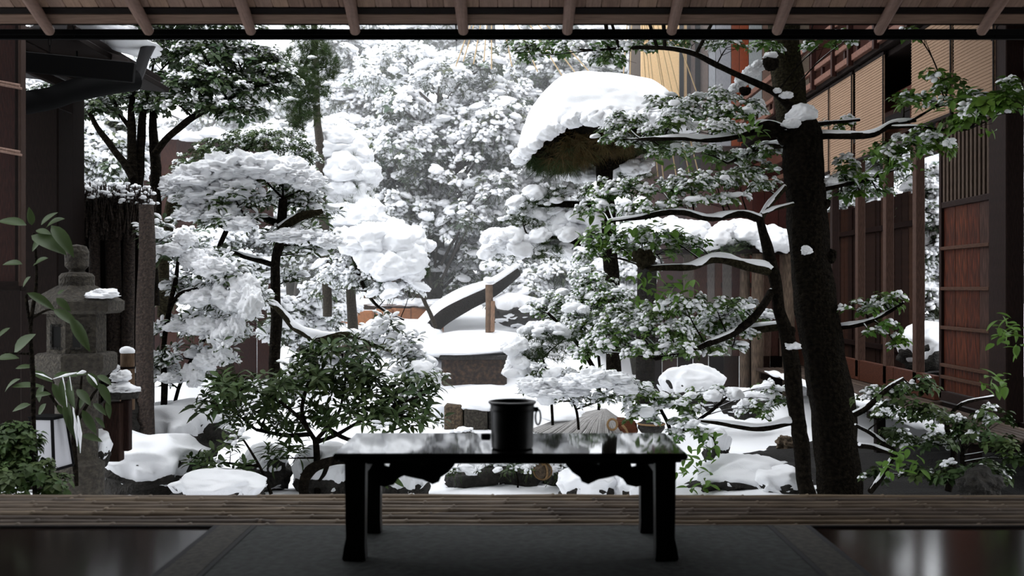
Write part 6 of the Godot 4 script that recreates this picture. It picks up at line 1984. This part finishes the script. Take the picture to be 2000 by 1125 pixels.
func far_tree(q: Array) -> void:
	var d: float = q[3]
	var c := P(q[1], q[2], d)
	var r := Vector3(q[4] / F * d, q[5] / F * d, q[4] / F * d * 0.8)
	var gy := ground(c.x, d) - 0.1
	var bush: bool = q[5] < 110.0 or c.y - r.y < gy + 0.3
	var o := thing("snowy_bush" if bush else "snowy_tree", Vector3(c.x, gy, c.z), q[0], "bush" if bush else "tree")
	var lean := rr(-0.3, 0.3)
	var top := c + Vector3(0, r.y * 0.6, 0)
	var tr := spline([Vector3(c.x + lean, gy, c.z), Vector3(c.x + lean * 0.3, lerpf(gy, c.y, 0.6), c.z), top], 6)
	var tw := 0.035 + r.x * 0.06
	part("trunk", MB.new().tube(tr, spline_r([tw, tw * 0.8, tw * 0.3], 6), 9, noise, 0.2, 6.0), M.bark_moss, o)
	var green := []
	var white := []
	var heap := []
	var sb := MB.new()
	var n: int = q[6]
	var cs := clampf(d / 13.0, 0.85, 1.5)
	for i in n:
		var e := rdir()
		if e.z < -0.5:
			e.z *= -1.0
		var k := pow(rng.randf(), 0.4)
		var p := c + e * r * k
		if p.y < gy + 0.15:
			p.y = gy + 0.15 + rr(0, 0.3)
		var pr := Vector3(rr(0.75, 1.3), rr(0.5, 0.8), rr(0.75, 1.3)) * 0.32 * cs * clampf(r.x / 1.3, 0.55, 1.1)
		fill(green, p, pr, int(46 * q[7]), 0.9 * cs, 1.7 * cs, -0.7, 0.5, 0.5)
		lumps(heap, p, pr * 0.95, 13, 0.05 * cs, 0.17 * cs, 0.0, 0.6)
		var s: Vector3 = tr[clampi(int(tr.size() * clampf((p.y - 0.4 * r.y - gy) / maxf(top.y - gy, 0.1), 0.1, 0.95)), 0, tr.size() - 1)]
		var bp := spline([s, s.lerp(p, 0.5) + Vector3(rr(-0.1, 0.1), rr(-0.05, 0.15), 0), p], 4)
		var bs := spline_r([0.03, 0.02, 0.01], 4)
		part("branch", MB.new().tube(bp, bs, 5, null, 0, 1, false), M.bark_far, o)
		strip(sb, bp, bs, 0.9)
	for t: Transform3D in green:
		if rng.randf() < q[7] * 0.8:
			white.append(t)
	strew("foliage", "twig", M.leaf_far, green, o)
	strew("leaf_snow", "twig_snow", M.snow_small, white, o)
	strew("snow", "clod", M.snow_small, heap, o)
	part("branch_snow", sb, M.snow_small, o).set_meta("kind", "stuff")


# ------------------------------------------------------------------ low table and pail

func build_table() -> void:
	var lac := StandardMaterial3D.new()
	lac.albedo_color = Color(0.055, 0.05, 0.05)
	lac.roughness = 0.035
	lac.metallic_specular = 0.5
	var dull := plain(Color(0.05, 0.045, 0.045), 0.5)
	var t := thing("low_table", Vector3(-0.003, 0, -3.48), "low black lacquered table with bracketed legs in the centre foreground", "table")
	var xa := -0.531
	var xb := 0.521
	var xm := (xa + xb) * 0.5
	var top := MB.new()
	top.bx(Vector3(xm, 0.3195, -3.48), Vector3(xb - xa, 0.021, 0.465), 0.006)
	part("tabletop", top, lac, t)
	part("top_rim", MB.new().bx(Vector3(xm, 0.307, -3.48), Vector3(xb - xa - 0.03, 0.012, 0.44), 0.004), dull, t)
	var fx := [-0.4985, 0.4885]
	for z: float in [-3.295, -3.66]:
		for s in 2:
			var w := 0.062
			var o: float = 1.0 if s == 1 else -1.0
			var cx: float = fx[s] - o * w * 0.5
			var poly := [Vector2(-w * 0.5, 0.302), Vector2(-w * 0.46, 0.05), Vector2(-w * 0.5, 0.012), Vector2(-w * 0.42, 0.0), Vector2(w * 0.5, 0.0), Vector2(w * 0.62, 0.014), Vector2(w * 0.56, 0.04), Vector2(w * 0.44, 0.075), Vector2(w * 0.46, 0.14), Vector2(w * 0.5, 0.302)]
			if s == 0:
				for k in poly.size():
					poly[k] = Vector2(-poly[k].x, poly[k].y)
			if z < -3.5:
				cx -= o * 0.002
			part("leg", MB.new().prism(poly, 0.055, Transform3D(Basis(), Vector3(cx, 0, z))), dull, t)
	for s: float in [-1.0, 1.0]:
		# carved bracket under the front edge, both corners
		var u := 3.31 / F
		var out := []
		for q: Array in [[735, 899], [738, 946], [752, 950], [770, 946], [778, 934], [790, 928], [806, 932], [826, 936], [845, 945], [858, 940], [862, 931], [876, 922], [888, 908], [892, 899], [838, 899], [836, 905], [824, 907], [818, 899], [764, 899], [760, 912], [752, 910], [750, 899]]:
			var x: float = (q[0] - 997.0) * u * (-s)
			out.append(Vector2(x - 0.005, EYE + (562.5 - q[1]) * u))
		part("bracket", MB.new().prism(out, 0.018, Transform3D(Basis(), Vector3(0, 0, -3.31))), dull, t)
		out = out.duplicate()
		part("bracket", MB.new().prism(out, 0.018, Transform3D(Basis(), Vector3(0, 0, -3.655))), dull, t)
		part("side_apron", MB.new().bx(Vector3(-0.005 + s * 0.462, 0.27, -3.48), Vector3(0.018, 0.07, 0.32), 0.003), dull, t)
	part("front_apron", MB.new().bx(Vector3(xm, 0.297, -3.31), Vector3(0.93, 0.012, 0.018), 0.002), dull, t)
	part("back_apron", MB.new().bx(Vector3(xm, 0.297, -3.655), Vector3(0.93, 0.012, 0.018), 0.002), dull, t)

	# pail
	var iron := plain(Color(0.045, 0.042, 0.042), 0.42, 0.3, 8.0)
	var c := Vector3((1000.5 - 1000.0) / F * 3.36, 0.331, -3.36)
	var p := thing("pail", c, "black cylindrical pail with flared rim standing on the low table", "pail")
	var at := Transform3D(Basis(), c)
	part("body", MB.new().lathe([Vector2(0.0, 0.0), Vector2(0.060, 0.0), Vector2(0.063, 0.003), Vector2(0.0645, 0.05), Vector2(0.067, 0.132), Vector2(0.0725, 0.137), Vector2(0.0735, 0.140), Vector2(0.073, 0.143), Vector2(0.068, 0.144), Vector2(0.063, 0.138), Vector2(0.0605, 0.05), Vector2(0.058, 0.008), Vector2(0.0, 0.006)], 48, at), iron, p)
	part("hoop", MB.new().lathe([Vector2(0.0655, 0.112), Vector2(0.0685, 0.114), Vector2(0.069, 0.119), Vector2(0.066, 0.121)], 48, at), iron, p)
	part("lug", MB.new().bx(c + Vector3(-0.081, 0.034, 0.0), Vector3(0.03, 0.02, 0.02), 0.004), iron, p)
	part("lug", MB.new().bx(c + Vector3(0.072, 0.118, 0.0), Vector3(0.018, 0.014, 0.018), 0.003), iron, p)
	var ring := []
	var rd := []
	for k in 17:
		var a := TAU * k / 16.0
		ring.append(c + Vector3(0.079 + cos(a) * 0.008, 0.094 + sin(a) * 0.024, sin(a) * 0.004))
		rd.append(0.003)
	part("ring_handle", MB.new().tube(ring, rd, 7), iron, p)
